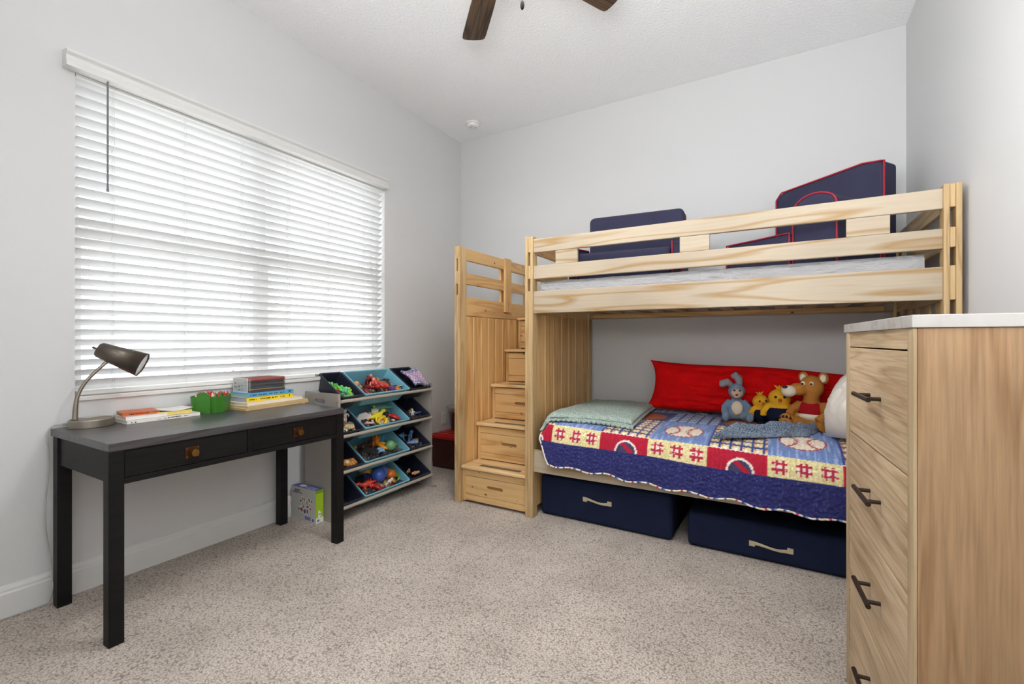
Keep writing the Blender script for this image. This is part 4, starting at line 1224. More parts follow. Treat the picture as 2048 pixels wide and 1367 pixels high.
def wrapf(u, v):
    # front skirt, over the top and down the back
    x = 1.398 + 1.844 * u
    per = [(-1.041, 1.340), (-1.042, 1.42), (-1.040, 1.468), (-1.020, 1.492), (-0.9, 1.495), (-0.5, 1.496), (-0.12, 1.493), (-0.106, 1.46), (-0.106, 1.342)]
    q = v * (len(per) - 1); i = min(int(q), len(per) - 2); f = q - i
    y = per[i][0] + (per[i + 1][0] - per[i][0]) * f
    z = per[i][1] + (per[i + 1][1] - per[i][1]) * f
    w = nz((x * 7 + z * 9, z * 16, y * 3)) + 0.5 * nz((x * 22 - z * 20, z * 14, y * 9))
    if i < 3: y -= 0.001 + 0.0025 * (w + 1) * 0.5
    else: z += 0.004 * w
    return (x, y, z)
m.grid(wrapf, 220, 60)
for xe in (1.397, 3.242):
    m.grid(lambda u, v: (xe, -1.04 + 0.93 * u, 1.342 + 0.148 * v), 6, 3)
obj('plastic_wrap', m, t_.m, um, smooth=True)

# ---------------------------------------------------------------- patchwork quilt
def cr(pts, t):
    n = len(pts) - 1
    t = max(0, min(n - 1e-6, t))
    i = int(t); f = t - i
    g = lambda k: pts[max(0, min(n, k))]
    p0, p1, p2, p3 = g(i - 1), g(i), g(i + 1), g(i + 2)
    return [0.5 * (2 * b + (c - a) * f + (2 * a - 5 * b + 4 * c - d) * f * f + (3 * b - a - 3 * c + d) * f ** 3) for a, b, c, d in zip(p0, p1, p2, p3)]
def hem_z(x):
    base = 0.368 - 0.056 * (x - 1.47) / 1.2
    ph = (x - 1.52) / 0.217
    return base + 0.015 * (0.5 - 0.5 * math.cos(2 * PI * ph)) - 0.012 + 0.006 * nz((x * 3, 0, 1))
def quilt_path(x):
    s_ = (x - 1.42) / 1.54
    zb = 0.508 - 0.056 * s_ + 0.004 * math.sin(x * 7)
    zr = 0.600 - 0.060 * s_ - (0.05 if x < 1.46 else 0) * (1.46 - x) / 0.04
    zt = 0.604 + 0.004 * math.sin(x * 5) - 0.022 * s_
    return [(-1.104 - 0.006 * math.sin(x * 29), hem_z(x)), (-1.100, zb), (-1.062, zr), (-0.94, zt), (-0.66, 0.604), (-0.28, 0.602), (-0.125, 0.60)]
QX0, QX1 = 1.418, 3.262
def quilt_xt(u, v):
    t = 6 * v if v > 0 else 0
    # arc-even parameter: band 0-1, row one 1-2, top 2-6
    knots = [0.0, 0.115, 0.205, 0.30, 0.53, 0.86, 1.0]
    for k in range(6):
        if v <= knots[k + 1] + 1e-9:
            t = k + (v - knots[k]) / (knots[k + 1] - knots[k]); break
    x = QX0 + (QX1 - QX0) * u
    if t < 1: x += 0.055 * (1 - t) * max(0, 1 - (x - QX0) / 0.25)
    return x, t
def quilt_pos(u, v):
    x, t = quilt_xt(u, v)
    y, z = cr(quilt_path(x), t)
    ch = 0.0048 * abs(math.sin(PI * x / 0.022 + 0.6 * nz((x * 20, y * 20 + z * 20, 6)))) if t >= 1 else 0.0075 * (0.5 + nz((x * 62, z * 85, 0)))
    if t < 1.6:
        y -= ch + 0.007 * (0.5 + 0.5 * math.sin(x * 14 + 2 * math.sin(x * 3))) * (1.3 - t * 0.6)
    else:
        z += ch + 0.006 * nz((x * 4, y * 5, 9)) * min(1, (t - 1.6) * 2)
        if t < 2.6: y -= ch * 0.5
    return (x, y, z)
RED, YEL, BLU, NVY, WHT = (176, 36, 58), (226, 212, 158), (112, 136, 186), (44, 48, 104), (234, 226, 214)
def mixc(c, k):
    return tuple(min(255, max(0, a * k)) for a in c)
def quilt_col(u, v):
    x, t = quilt_xt(u, v)
    y, z = cr(quilt_path(x), t)
    fl = 1 + 0.16 * nz((x * 150, y * 150, z * 150))
    P = 0.575
    q = ((x - 1.802) / P) % 1.0
    red = q < 0.475
    a = q / 0.475 if red else (q - 0.475) / 0.525
    if t < 1:
        f2 = nz((x * 190, z * 260, 5))
        return lin(*mixc((50, 52, 106) if f2 < 0.34 else (72, 76, 132), fl))
    if t < 2:
        b = t - 1
        if red:
            d = math.hypot((a - 0.56) / 0.23, b / 0.62)
            if 0.84 < d < 1.0: return lin(*mixc(WHT, fl))
            if d <= 0.84: return lin(*mixc(RED if (a - 0.46) * 2.2 + b > 0.35 and (a - 0.46) * 2.2 + b < 0.62 else (70, 66, 96), fl))
            if b > 0.95: return lin(*mixc(WHT, fl))
            return lin(*mixc(RED, fl))
        for k, c in enumerate((0.17, 0.50, 0.83)):
            da, db = a - c, b - 0.46
            if abs(da) < 0.115 and abs(db) < 0.36:
                va = min(abs(da - 0.045), abs(da + 0.045)) < 0.019
                vb = min(abs(db - 0.14), abs(db + 0.14)) < 0.055
                if va and abs(db) < 0.34 and abs(nz((x * 80, z * 80, 2))) < 0.42: return lin(*mixc((180, 50, 70), fl))
                if vb and abs(da) < 0.11 and abs(nz((x * 70, z * 90, 4))) < 0.42: return lin(*mixc((180, 50, 70), fl))
                if abs(da) < 0.085 and abs(db) < 0.24: return lin(*mixc((240, 222, 214), fl))
        chk = nz((x * 70, z * 60, 8))
        return lin(*mixc(YEL if chk < 0.15 else ((208, 196, 140) if chk < 0.35 else (240, 232, 196)), fl))
    if y < -0.66:
        if red:   # blue, white and yellow plaid
            i, j = int(a * 22) % 4, int((y + 2) * 62) % 4
            c = (226, 206, 160)
            if i == 0 or j == 0: c = (58, 76, 140)
            elif i == 2 and j == 2: c = (240, 236, 226)
            elif i == 1: c = (206, 150, 110) if j % 2 else c
            return lin(*mixc(c, fl))
        dx, dy = (a - 0.5) * P * 0.525 / 0.105, (y + 0.872) / 0.125
        d = math.hypot(dx, dy)
        if d < 1:
            if d > 0.93: return lin(166, 60, 70)
            for sgn in (-1, 1):
                e = abs(math.hypot(dx - sgn * 1.15, dy) - 0.92)
                if e < 0.045 or (e < 0.12 and int((dy + 2) * 13) % 2 == 0 and e > 0.0 and (int(e * 60) % 2 == 0)): return lin(178, 70, 76)
            return lin(*mixc((236, 222, 204), fl))
        return lin(*mixc(BLU if nz((x * 90, y * 6, 1)) < 0.2 else (146, 164, 206), fl))
    if y < -0.28:
        if red:
            d = math.hypot((a - 0.5) * P * 0.475 / 0.115, (y + 0.50) / 0.13)
            if d < 1: return lin(*mixc((172, 84, 44), fl))
            return lin(*mixc((58, 66, 120), fl))
        i, j = int(a * 20) % 4, int((y + 2) * 55) % 4
        c = (130, 154, 194)
        if i == 0: c = (64, 86, 140)
        if j == 0: c = (196, 206, 220) if i else (90, 100, 140)
        return lin(*mixc(c, fl))
    if red:
        i, j = int(a * 20) % 4, int((y + 2) * 55) % 4
        return lin(*mixc((96, 120, 166) if i and j else (196, 200, 210), fl))
    d = math.hypot((a - 0.45) * P * 0.525 / 0.1, (y + 0.12) / 0.12)
    if d < 1: return lin(*(mixc((34, 38, 70), fl) if nz((x * 18, y * 18, 3)) > -0.1 else mixc((210, 210, 214), fl)))
    return lin(*mixc((120, 142, 188), fl))
m = MB(); m.grid(quilt_pos, 330, 250, colfn=quilt_col)
ql = props(obj('quilt', m, vcol('quilt_cotton', 0.95, 0.35, 420, 0.002, 0.1, 0.1), loc=(2.33, -0.6, 0.56), smooth=True, solid=0.010), 'patchwork sports quilt with red squares and navy border on the lower bunk', 'quilt')
pts, cols = [], []
bandc = [WHT, (70, 84, 140), WHT, YEL, WHT, (200, 60, 60), WHT, (60, 70, 120), (130, 150, 190), WHT]
for i in range(331):
    p = Vector(quilt_pos(i / 330, 0)) + Vector((0, -0.001, -0.001))
    pts.append(p)
    cols.append(lin(*bandc[int(i / 2.3) % 10]))
side = [Vector(quilt_pos(0, k / 60)) for k in range(13, 0, -1)]
m = MB(); m.tube(side + pts, 0.0048, 8, col=[lin(*WHT)] * len(side) + cols)
obj('binding', m, vcol('binding_cotton', 0.9), ql, smooth=True)

# mint knitted throw folded at the foot of the bed
def knit(name, c1, c2, sx=1.0, scale=170):
    t = NT(name)
    v = t.coord(rand=False)
    w1 = t.n('ShaderNodeTexVoronoi'); w1.inputs['Scale'].default_value = scale
    mp = t.n('ShaderNodeMapping'); mp.inputs['Scale'].default_value = (1, 0.55, 1); mp.inputs['Rotation'].default_value = (0, 0, 0.5)
    t.l(v, mp.inputs[0]); t.l(mp.outputs[0], w1.inputs['Vector'])
    t.l(t.ramp(w1.outputs['Distance'], [(0.1, lin(*c1)), (0.75, lin(*c2))]), t.b.inputs['Base Color'])
    t.b.inputs['Roughness'].default_value = 0.95
    t.b.inputs['Specular IOR Level'].default_value = 0.1
    inv = t.n('ShaderNodeMath', operation='SUBTRACT'); inv.inputs[0].default_value = 1
    t.l(w1.outputs['Distance'], inv.inputs[1])
    t.bump(inv.outputs[0], 1.0, 0.006)
    return t.m
M_MINT = knit('mint_knit', (218, 230, 220), (150, 172, 164))
def quilt_top(x, y):
    path = quilt_path(min(QX1, max(QX0, x)))
    if y <= -1.10: return path[1][1]
    best = None
    lo, hi = 1.0, 6.0
    for _ in range(22):
        mid = (lo + hi) / 2
        if cr(path, mid)[0] < y: lo = mid
        else: hi = mid
    return cr(path, lo)[1] + 0.012
def throw_xy(u, v, grow):
    FL, FR, BR, BL = Vector((1.424 - grow, -1.075)), Vector((1.955 + grow, -0.980 - grow)), Vector((1.900 + grow, -0.135)), Vector((1.425, -0.145))
    p = (FL * (1 - u) + FR * u) * (1 - v) + (BL * (1 - u) + BR * u) * v
    p.y += 0.055 * math.sin(PI * u) * (1 - v) ** 2 + 0.008 * nz((u * 6, 0, grow * 100)) * (1 - v)
    return p
def throw_layer(z_add, grow, drop):
    def f(u, v):
        p = throw_xy(u, v, grow)
        a = min(min(u, 1 - u) * 9, min(v, 1 - v) * 9, 1)
        b = math.sqrt(max(0, 1 - (1 - a) ** 2))
        z = quilt_top(p.x, p.y) + 0.010 + drop + z_add * b + 0.012 * math.sin(PI * u) * math.sin(PI * v) + 0.005 * nz((p.x * 9, p.y * 9, z_add * 90))
        return (p.x, p.y, z)
    return f
tw = thing('knitted_throw', 'folded pale mint knitted throw on the left end of the quilt', 'throw', (1.68, -0.6, 0.61))
for za, g, dr_ in ((0.016, 0.014, 0.0), (0.022, 0.004, 0.014)):
    m = MB(); m.grid(throw_layer(za, g, dr_), 90, 70)
    obj('folded_layer', m, M_MINT, tw, smooth=True, solid=0.012)
m = MB()
fn = throw_layer(0.016, 0.014, 0)
pts = []
for i in range(131):
    p = fn(i / 130, 0)
    s_ = abs(math.sin(PI * i / 7.0))
    pts.append((p[0], p[1] - 0.003 - 0.009 * s_, p[2] - 0.002 - 0.005 * s_))
m.tube(pts, [0.005 + 0.005 * abs(math.sin(PI * i / 7.0)) for i in range(131)], 8)
obj('scalloped_edge', m, M_MINT, tw, smooth=True)

# crumpled blue-grey knitted blanket
M_GKNIT = knit('bluegrey_knit', (172, 188, 204), (98, 114, 138), scale=190)
def crumple(u, v):
    a, b = u * 2 - 1, v * 2 - 1
    r = math.hypot(a, b)
    x = 2.665 + 0.215 * a + 0.05 * b
    y = -0.775 + 0.125 * b + 0.15 * a + 0.015 * nz((a * 2, b * 2, 1))
    e = max(0, 1 - max(abs(a), abs(b)) ** 6)
    w_ = 1.3 * nz((a * 1.4, b * 1.4, 4)) 
    fold = (0.040 - 0.012 * b) * (0.5 + 0.5 * math.cos(5.2 * a - 4.4 * b + 3 * w_)) ** 1.6 + 0.018 * (0.5 + 0.5 * math.cos(3.4 * a + 7.6 * b + 4 * w_)) + 0.004 * nz((a * 8, b * 8, 3))
    return (x, y, 0.606 + e ** 0.5 * (0.016 + max(0, fold)))
m = MB(); m.grid(crumple, 110, 90)
props(obj('knitted_blanket', m, M_GKNIT, loc=(2.655, -0.735, 0.61), smooth=True, solid=0.010), 'crumpled blue-grey knitted blanket on the quilt before the plush toys', 'blanket')

# ---------------------------------------------------------------- pillows
def pillow(L, Hh, T, nu=60, nv=36, pinch=0.06, seed=0, wr=0.006):
    m = MB()
    for s_ in (1, -1):
        def f(u, v, s_=s_):
            a, b = u * 2 - 1, v * 2 - 1
            th = (max(0, 1 - abs(a) ** 3.2) * max(0, 1 - abs(b) ** 2.4)) ** 0.55
            pa = 1 - pinch * (1 - abs(a) ** 2) * 0 - 0.04 * (1 - b * b) * 0
            x = a * L / 2 * (1 - 0.055 * (1 - b * b)) + (0.018 * abs(a) ** 14 * math.copysign(1, a) * abs(b) ** 6)
            y = b * Hh / 2 * (1 - pinch * (1 - a * a))
            w = wr * nz((a * 4 + seed, b * 5, s_ * 3.0)) + wr * 0.6 * nz((a * 11 + seed, b * 13 + a * 8, s_))
            return (x, y, s_ * (th * T / 2 + w * th))
        m.grid(f, nu, nv) if s_ > 0 else m.grid(lambda u, v, g=f: g(1 - u, v), nu, nv)
    return m
M_RED = plain('red_velour', (214, 8, 12), 0.85, spec=0.15, bump=0.55, bscale=11, bdist=0.03, var=0.12)
m = pillow(1.32, 0.345, 0.18, 110, 46, 0.07, 2.0, 0.020)
Mp = Matrix.Translation((2.535, -0.205, 0.775)) @ Matrix.Rotation(math.radians(3.2), 4, 'Y') @ Matrix.Rotation(math.radians(78), 4, 'X')
m.v = [Mp @ (p + Vector((0, 0.012 * math.sin(p.x * 5 + 1), 0))) for p in m.v]
props(obj('body_pillow', m, M_RED, loc=(2.535, -0.24, 0.61), smooth=True), 'long bright red body pillow leaning on the wall behind the plush toys', 'pillow')
M_WP = plain('white_pillowcase', (230, 224, 214), 0.85, bump=0.2, bscale=9, bdist=0.03)
m = pillow(0.60, 0.40, 0.27, 50, 40, 0.05, 5.0, 0.009)
Mp = Matrix.Translation((3.088, -0.905, 0.765)) @ Matrix.Rotation(math.radians(-76), 4, 'Z') @ Matrix.Rotation(math.radians(64), 4, 'X') @ Matrix.Rotation(math.radians(8), 4, 'Z')
m.v = [Mp @ p for p in m.v]
dz = 0.598 - min(p.z for p in m.v)
for p in m.v: p.z += dz
props(obj('pillow', m, M_WP, loc=(3.135, -0.76, 0.60), smooth=True), 'plump white pillow at the right end of the lower bunk', 'pillow')

# ---------------------------------------------------------------- plush toys (plain stand-ins)
def plush_mat(name, rgb):
    return plain(name, rgb, 0.95, spec=0.1, bump=0.6, bscale=220, bdist=0.004, var=0.08)
P_BLUE, P_BEIGE, P_GREY = plush_mat('plush_blue', (120, 142, 164)), plush_mat('plush_beige', (206, 172, 150)), plush_mat('plush_grey', (146, 146, 152))
P_YEL, P_NAVY, P_TAN, P_CREAM = plush_mat('plush_yellow', (222, 166, 44)), plush_mat('plush_navy', (26, 30, 52)), plush_mat('plush_tan', (182, 122, 58)), plush_mat('plush_cream', (226, 212, 190))
P_REDV, P_BLK, P_GRN = plush_mat('plush_red', (164, 26, 34)), plain('plush_black', (18, 16, 18), 0.4), plush_mat('plush_green', (110, 160, 84))
def tf(parts, M):
    parts.v = [M @ p for p in parts.v]
    return parts
# bunny, sitting
B0 = Matrix.Translation((2.462, -0.375, 0.605)) @ Matrix.Rotation(math.radians(8), 4, 'Z')
bn = thing('plush_bunny', 'grey-blue plush bunny sitting against the red pillow, leftmost plush toy', 'plush toy', (2.462, -0.375, 0.605))
m = MB()
m.ball((0, 0.0, 0.075), (0.052, 0.048, 0.075), 18)
m.ball((0, -0.004, 0.188), (0.050, 0.048, 0.052), 18)
m.tube([(0, 0, 0.12), (0, 0, 0.16)], 0.028, 10)
for s_ in (-1, 1):
    m.tube([(s_ * 0.035, -0.005, 0.125), (s_ * 0.072, -0.02, 0.085), (s_ * 0.070, -0.045, 0.05)], [0.022, 0.021, 0.022], 10)
    m.tube([(s_ * 0.03, 0, 0.03), (s_ * 0.062, -0.05, 0.028), (s_ * 0.066, -0.085, 0.026)], [0.03, 0.027, 0.024], 10)
    m.ball((s_ * 0.068, -0.095, 0.036), (0.024, 0.018, 0.034), 12)
obj('body', tf(m, B0), P_BLUE, bn, remesh=0.006)
m = MB()
for s_, pts in ((-1, [(-0.03, 0.0, 0.225), (-0.055, -0.015, 0.245), (-0.085, -0.03, 0.235), (-0.09, -0.035, 0.215)]), (1, [(0.018, 0.0, 0.225), (0.012, -0.005, 0.268), (-0.01, -0.012, 0.29), (-0.03, -0.018, 0.278)])):
    me_ = MB(); me_.tube(pts, [0.018, 0.026, 0.026, 0.014], 10)
    obj('ear', tf(me_, B0), P_GREY, bn, remesh=0.005)
m = MB(); m.ball((0, -0.040, 0.178), (0.036, 0.026, 0.034), 16); m.ball((-0.004, -0.060, 0.166), (0.024, 0.02, 0.018), 14)
obj('muzzle', tf(m, B0), P_BEIGE, bn, remesh=0.005)
m = MB(); m.ball((0, -0.044, 0.085), (0.034, 0.012, 0.045), 14); obj('belly_patch', tf(m, B0), P_CREAM, bn, smooth=True)
for s_ in (-1, 1):
    m = MB(); m.ball((s_ * 0.016, -0.060, 0.197), 0.0065, 10); obj('eye', tf(m, B0), P_BLK, bn, smooth=True)
m = MB(); m.ball((-0.004, -0.081, 0.172), (0.008, 0.006, 0.006), 10); obj('nose', tf(m, B0), P_BLK, bn, smooth=True)
# yellow chicks in navy vests
def chick(x, y, s, rz, label, tilt=0):
    M = Matrix.Translation((x, y, 0.605)) @ Matrix.Rotation(math.radians(rz), 4, 'Z') @ Matrix.Rotation(math.radians(tilt), 4, 'Y') @ Matrix.Scale(s, 4)
    t = thing('plush_chick', label, 'plush toy', (x, y, 0.605), 'yellow plush toys on the lower bunk')
    m = MB()
    m.ball((0, 0, 0.075), (0.062, 0.055, 0.078), 18); m.ball((0, -0.002, 0.155), (0.056, 0.052, 0.052), 18)
    for q in (-1, 1):
        m.tube([(q * 0.05, 0, 0.115), (q * 0.078, -0.012, 0.08), (q * 0.08, -0.024, 0.055)], [0.02, 0.018, 0.016], 8)
    obj('body', tf(m, M), P_YEL, t, remesh=0.006 * s ** 0.5)
    m = MB(); m.ball((0, -0.001, 0.066), (0.0690, 0.0615, 0.064), 20)
    for q in (-1, 1): m.ball((q * 0.03, -0.05, 0.012), (0.026, 0.036, 0.014), 12)
    obj('vest', tf(m, M), P_NAVY, t, smooth=True)
    for q in (-1, 1):
        m = MB(); m.ball((q * 0.021, -0.050, 0.166), 0.007, 10); obj('eye', tf(m, M), P_BLK, t, smooth=True)
    m = MB(); m.cyl((0, -0.050, 0.150), (0, -0.072, 0.146), 0.011, 0.002, 10); obj('beak', tf(m, M), plush_mat('beak_%d' % int(s * 100), (206, 110, 40)), t)
    m = MB()
    for k in range(3):
        m.tube([(0.006 * (k - 1), 0, 0.200), (0.014 * (k - 1), 0.0, 0.218), (0.024 * (k - 1), -0.004, 0.226)], [0.008, 0.006, 0.003], 6)
    obj('head_tuft', tf(m, M), P_YEL, t, smooth=True)
    return t
chick(2.612, -0.400, 0.86, 20, 'small yellow plush toy in dark blue beside the bunny', -6)
chick(2.700, -0.470, 1.08, 4, 'big round yellow plush toy in dark blue beside the tan puppy')
# tan puppy in a red and white vest
L0 = Matrix.Translation((2.838, -0.500, 0.605)) @ Matrix.Rotation(math.radians(-14), 4, 'Z')
lb = thing('plush_puppy', 'large tan plush puppy with cream muzzle and red vest beside the white pillow', 'plush toy', (2.838, -0.500, 0.605))
m = MB()
m.ball((0.02, 0.02, 0.085), (0.072, 0.060, 0.090), 18)
m.ball((0.022, 0.0, 0.245), (0.062, 0.058, 0.068), 20)
m.ball((-0.035, -0.045, 0.232), (0.050, 0.042, 0.038), 16)
m.tube([(0.02, 0.01, 0.15), (0.02, 0.0, 0.2)], 0.042, 10)
m.tube([(-0.035, 0.01, 0.145), (-0.070, -0.03, 0.11), (-0.075, -0.07, 0.085)], [0.026, 0.024, 0.022], 10)
m.tube([(0.075, 0.01, 0.145), (0.108, -0.04, 0.10), (0.07, -0.085, 0.062)], [0.028, 0.028, 0.026], 10)
m.tube([(-0.01, 0, 0.04), (-0.055, -0.06, 0.036), (-0.075, -0.10, 0.034)], [0.040, 0.034, 0.03], 10)
m.ball((-0.082, -0.115, 0.05), (0.038, 0.02, 0.050), 14)
m.tube([(0.05, 0, 0.04), (0.085, -0.05, 0.036), (0.10, -0.085, 0.034)], [0.040, 0.034, 0.03], 10)
obj('body', tf(m, L0), P_TAN, lb, remesh=0.006)
for s_, ex in ((-1, -0.020), (1, 0.078)):
    m = MB(); m.ball((ex, 0.010, 0.298), (0.026, 0.013, 0.034), 14); e = obj('ear', tf(m, L0), P_TAN, lb, smooth=True)
    m = MB(); m.ball((ex, -0.002, 0.297), (0.017, 0.006, 0.023), 12); obj('inner_ear', tf(m, L0), P_CREAM, e, smooth=True)
for ex in (-0.008, 0.034):
    m = MB(); m.ball((ex, -0.054, 0.268), (0.011, 0.007, 0.013), 12); e = obj('eye', tf(m, L0), P_CREAM, lb, smooth=True)
    m = MB(); m.ball((ex - 0.002, -0.060, 0.266), (0.006, 0.004, 0.007), 10); obj('pupil', tf(m, L0), P_BLK, e, smooth=True)
m = MB(); m.ball((-0.074, -0.078, 0.222), (0.040, 0.034, 0.034), 18); obj('muzzle', tf(m, L0), P_CREAM, lb, smooth=True)
m = MB(); m.ball((-0.088, -0.105, 0.246), (0.014, 0.010, 0.009), 12); obj('nose', tf(m, L0), P_BLK, lb, smooth=True)
m = MB(); m.ball((0.02, 0.02, 0.112), (0.0765, 0.0655, 0.066), 20); v_ = obj('vest', tf(m, L0), P_REDV, lb, smooth=True)
m = MB(); m.ball((0.02, 0.018, 0.078), (0.0785, 0.0680, 0.034), 20); obj('vest_hem', tf(m, L0), P_CREAM, v_, smooth=True)
for k in range(4):
    m = MB(); m.ball((-0.108 + 0.018 * k, -0.135, 0.083 - 0.005 * abs(k - 1.5)), (0.007, 0.005, 0.009), 8)
    obj('toe_pad', tf(m, L0), P_BLK, lb, smooth=True)
m = MB(); m.ball((-0.082, -0.135, 0.046), (0.016, 0.006, 0.014), 10)
obj('paw_pad', tf(m, L0), P_BLK, lb, smooth=True)

# ---------------------------------------------------------------- navy foam seats on the upper bunk
M_NVYF = plain('navy_canvas', (44, 44, 70), 0.85, bump=0.2, bscale=300, var=0.08)
M_PIPE = plain('red_piping', (156, 20, 44), 0.6)
def cushion_block(poly, w0, w1, M, name, parent, pipe=(True, True), plane='xz', bev=0.02):
    m = MB(); m.prism(poly, w0, w1, plane, M=M)
    o = obj(name, m, M_NVYF, parent, bevel=bev, seg=4, fix=True, smooth=False)
    for w, on in ((w0, pipe[0]), (w1, pipe[1])):
        if not on: continue
        ring = []
        n = len(poly)
        for k in range(n):
            a, b = Vector(poly[k]), Vector(poly[(k + 1) % n])
            for q in range(6):
                p = a.lerp(b, q / 6)
                ring.append(p)
        cx = sum((p.x for p in ring)) / len(ring); cz = sum((p.y for p in ring)) / len(ring)
        pts = []
        for p in ring + ring[:1]:
            dx, dz = p.x - cx, p.y - cz
            l = math.hypot(dx, dz)
            sgn = 1 if w == w1 else -1
            q = (p.x - dx / l * 0.002, w - sgn * 0.004, p.y - dz / l * 0.002) if plane == 'xz' else (w - sgn * 0.004, p.x - dx / l * 0.002, p.y - dz / l * 0.002)
            pts.append(M @ Vector(q))
        pm = MB(); pm.tube(pts, 0.0052, 8)
        obj('piping', pm, M_PIPE, o, smooth=True)
    return o
UZ = 1.500
# left seat
K0 = Matrix.Translation((1.845, -0.53, UZ)) @ Matrix.Rotation(math.radians(4), 4, 'Z')
ch1 = thing('foam_seat', 'low navy foam seat with red piping, left on the upper bunk', 'foam seat', (1.845, -0.53, UZ), 'navy foam seats on the upper bunk')
cushion_block(rounded(-0.318, 0.0, 0.318, 0.488, 0.035), 0.02, 0.14, K0, 'backrest', ch1, (False, True))
cushion_block([(-0.28, 0.001), (0.28, 0.001), (0.28, 0.17), (-0.28, 0.17)], -0.36, 0.015, K0, 'seat', ch1, (False, False))
cushion_block([(-0.345, 0.001), (0.012, 0.001), (0.012, 0.15), (-0.10, 0.23), (-0.345, 0.20)], 0.285, 0.345, K0, 'armrest', ch1, plane='yz')
cushion_block([(-0.345, 0.001), (0.012, 0.001), (0.012, 0.15), (-0.10, 0.23), (-0.345, 0.20)], -0.345, -0.285, K0, 'armrest', ch1, plane='yz')
# right seat, turned
K1 = Matrix.Translation((2.915, -0.375, UZ)) @ Matrix.Rotation(math.radians(-34), 4, 'Z')
ch2 = thing('foam_seat', 'tall navy foam seat with red piping and rounded arm, right on the upper bunk', 'foam seat', (2.915, -0.375, UZ), 'navy foam seats on the upper bunk')
back = [(-0.305, 0.0), (0.305, 0.0), (0.305, 0.585), (0.20, 0.602), (-0.27, 0.572), (-0.305, 0.53)]
cushion_block(back, 0.03, 0.165, K1, 'backrest', ch2, (True, False))
arm = [(-0.40, 0.001), (0.025, 0.001), (0.025, 0.33)] + [(-0.185 + 0.16 * math.cos(a), 0.33 + 0.14 * math.sin(a)) for a in [PI * k / 10 for k in range(1, 10)]] + [(-0.345, 0.33), (-0.40, 0.22)]
cushion_block([(-0.335, 0.001), (0.066, 0.001), (0.066, 0.20), (-0.335, 0.20)], -0.40, 0.025, K1, 'seat', ch2)
M_arm = K1
cushion_block([(0.070, 0.001), (0.295, 0.001), (0.295, 0.31)] + [(0.1825 + 0.1125 * math.cos(a), 0.31 + 0.075 * math.sin(a)) for a in [PI * k / 10 for k in range(1, 10)]] + [(0.070, 0.31)], -0.38, 0.025, K1, 'armrest', ch2)

# ---------------------------------------------------------------- navy storage boxes under the bed
M_NVYBOX = plain('navy_fabric', (26, 34, 58), 0.9, spec=0.15, bump=0.2, bscale=250, var=0.12)
M_WEB = plain('beige_webbing', (196, 180, 150), 0.85, bump=0.3, bscale=500)
def storage(name, label, x0, x1, y0, y1, z1, hx0, hx1, hz, yaw):
    c = Vector(((x0 + x1) / 2, (y0 + y1) / 2, 0))
    M = Matrix.Translation(c) @ Matrix.Rotation(math.radians(yaw), 4, 'Z') @ Matrix.Translation(-c)
    t = thing(name, label, 'storage box', c, 'navy boxes under the bunk')
    m = MB(); m.box((x0, y0, 0.001), (x1, y1, z1), M=M)
    obj('body', m, M_NVYBOX, t, bevel=0.028, seg=4)
    m = MB()
    def strap(u, v):
        b = 0.014 * math.sin(PI * min(1, max(0, (u - 0.15) / 0.7)))
        tw_ = 0.011 - 0.005 * math.sin(PI * u)
        return M @ Vector((hx0 + (hx1 - hx0) * u, y0 - 0.002 - b, hz + 0.004 * math.sin(PI * u * 2) - 0.004 * u + (v * 2 - 1) * tw_))
    m.grid(strap, 24, 4)
    h = obj('handle', m, M_WEB, t, smooth=True, solid=0.0025)
    for a in (hx0 - 0.002, hx1 - 0.024):
        m = MB(); m.box((a, y0 - 0.0035, hz - 0.013), (a + 0.026, y0 - 0.0002, hz + 0.013), M=M)
        pt = obj('stitched_tab', m, M_WEB, h)
    return t
storage('storage_box', 'taller navy fabric box under the left of the lower bunk', 1.372, 2.192, -0.995, -0.20, 0.262, 1.668, 1.845, 0.147, -1.0)
storage('storage_box', 'lower navy fabric box under the bunk, partly behind the chest of drawers', 2.272, 3.10, -1.008, -0.22, 0.186, 2.575, 2.765, 0.083, -1.0)

# ---------------------------------------------------------------- chest of drawers
M_OAKF = wood('oak_front', (208, 184, 150), (186, 158, 122), 'x', 5, 18, 0.07, 0.5, 0.34, 0.4)
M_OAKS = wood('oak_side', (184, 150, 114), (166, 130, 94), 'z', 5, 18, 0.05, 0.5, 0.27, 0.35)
M_OAKE = wood('oak_edge', (196, 176, 142), (172, 148, 112), 'z', 4, 8, 0.06, 0.45, 0.12, 0.12)
def marble():
    t = NT('white_marble')
    v = t.coord(rand=False)
    n1 = t.noise(v, 5, 6, 0.65)
    t.l(t.ramp(n1, [(0.40, lin(190, 187, 183)), (0.485, lin(184, 180, 175)), (0.50, lin(168, 164, 158)), (0.515, lin(186, 182, 177)), (0.7, lin(192, 189, 185))]), t.b.inputs['Base Color'])
    t.b.inputs['Roughness'].default_value = 0.2
    return t.m
M_MARBLE = marble()
M_HANDLE = plain('dark_bronze', (58, 48, 42), 0.4, 0.6)
dang = math.atan2(-0.99747, 0.0710)
DO = Vector((2.892, -1.780, 0))
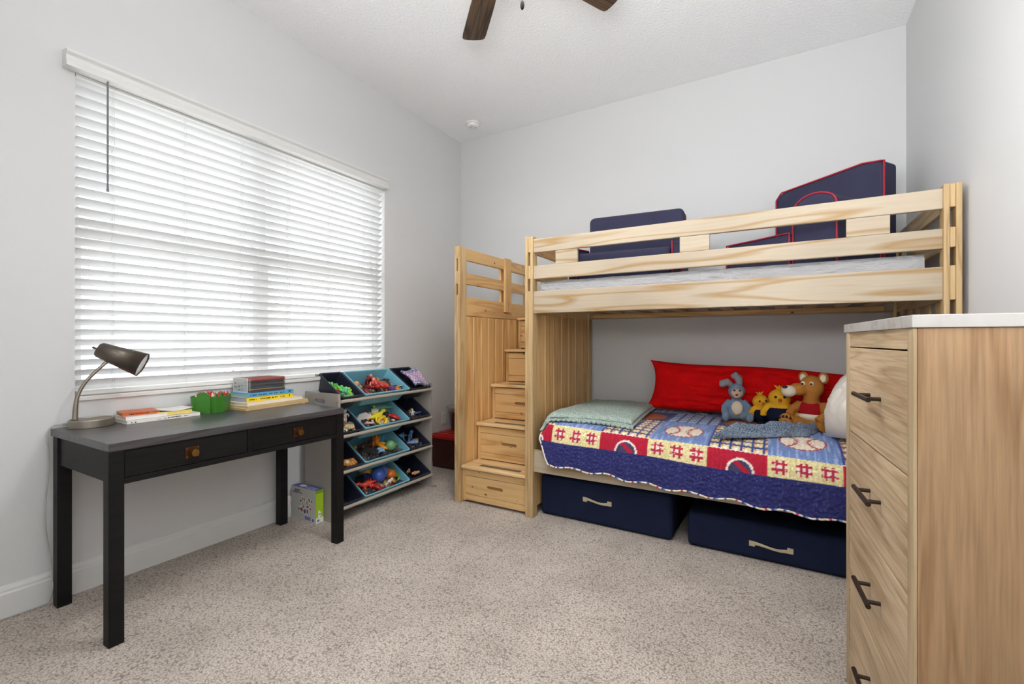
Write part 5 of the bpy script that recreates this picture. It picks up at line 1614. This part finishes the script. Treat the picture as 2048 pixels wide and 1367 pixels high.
# local x: along the front toward the room (u), local y: into the cabinet (v)
MD = Matrix(((0.0710, 0.99747, 0, DO.x), (-0.99747, 0.0710, 0, DO.y), (0, 0, 1, 0), (0, 0, 0, 1)))
dr = thing('chest_of_drawers', 'tall oak-effect chest of four drawers with white marble top, right foreground', 'chest of drawers', MD @ Vector((0.33, 0.21, 0)))
def dpart(name, m, mat, parent=dr, **kw):
    """mesh built in the cabinet's own axes so its grain follows them"""
    org = wloc(parent)
    o = obj(name, MB(), mat, parent)
    bpy.data.meshes.remove(o.data) if False else None
    me = o.data
    me.from_pydata([tuple(p) for p in m.v], [], m.f)
    me.polygons.foreach_set('material_index', m.m)
    if kw.get('fix', True):
        bm = bmesh.new(); bm.from_mesh(me); bmesh.ops.recalc_face_normals(bm, faces=bm.faces); bm.to_mesh(me); bm.free()
    me.update()
    return o
def dset(o, parent, bevel=0):
    pw = wloc(parent)
    o.matrix_basis = Matrix.Translation(-pw) @ MD
    if bevel:
        b = o.modifiers.new('bevel', 'BEVEL'); b.width = bevel; b.segments = 2; b.limit_method = 'ANGLE'
    return o
DW, DD, DT = 0.660, 0.415, 1.169
# sides run along v: build them in cabinet axes
dset(dpart('top', MB().box((-0.004, -0.006, DT - 0.026), (DW + 0.006, DD + 0.004, DT)), M_MARBLE), dr, 0.0015)
dset(dpart('side_panel', MB().box((DW - 0.020, 0.004, 0.03), (DW, DD, DT - 0.0265)), M_OAKS), dr, 0.001)
dset(dpart('side_panel', MB().box((0.006, 0.004, 0.03), (0.026, DD, DT - 0.0265)), M_OAKS), dr, 0.001)
dset(dpart('back_panel', MB().box((0.026, DD - 0.012, 0.03), (DW - 0.02, DD - 0.002, DT - 0.0265)), M_OAKS), dr)
m = MB().box((0.006, -0.001, 0.0), (0.044, 0.022, DT - 0.0265)).box((DW - 0.044, -0.001, 0.0), (DW, 0.022, DT - 0.0265))
dset(dpart('face_stile', MB().box((0.006, -0.001, 0.0), (0.044, 0.024, DT - 0.0265)), M_OAKE), dr, 0.0015)
dset(dpart('face_stile', MB().box((DW - 0.044, -0.001, 0.0), (DW - 0.012, 0.024, DT - 0.0265)), M_OAKE), dr, 0.0015)
dset(dpart('face_stile', MB().box((DW - 0.0118, -0.003, 0.0), (DW + 0.001, 0.0035, DT - 0.0265)), M_OAKE), dr, 0.002)
dset(dpart('frieze', MB().box((0.044, 0.002, 1.098), (DW - 0.044, 0.022, DT - 0.0265)), M_OAKF), dr)
dset(dpart('plinth', MB().box((0.044, 0.008, 0.03), (DW - 0.044, 0.022, 0.058)), M_OAKF), dr)
dset(dpart('bottom_panel', MB().box((0.027, 0.025, 0.05), (DW - 0.022, DD - 0.014, 0.060)), M_OAKS), dr)
seams = [1.088, 0.829, 0.575, 0.318, 0.062]
for k in range(4):
    z1, z0 = seams[k] - (-0.006 if k == 0 else 0.002), seams[k + 1] + 0.002
    d = dset(dpart('drawer', MB().box((0.047, 0.001, z0), (DW - 0.047, 0.021, z1)), M_OAKF), dr, 0.0015)
    d2 = obj('handle', MB(), M_HANDLE, d)
    m = MB()
    zc = (z0 + z1) / 2 + 0.006
    m.cyl((0.272, -0.030, zc), (0.432, -0.030, zc), 0.0062, n=14)
    for u in (0.301, 0.404):
        m.cyl((u, -0.030, zc), (u, 0.001, zc), 0.0052, n=12)
    d2.data.from_pydata([tuple(p) for p in m.v], [], m.f)
    d2.data.update()
    d2.matrix_basis = Matrix.Identity(4)
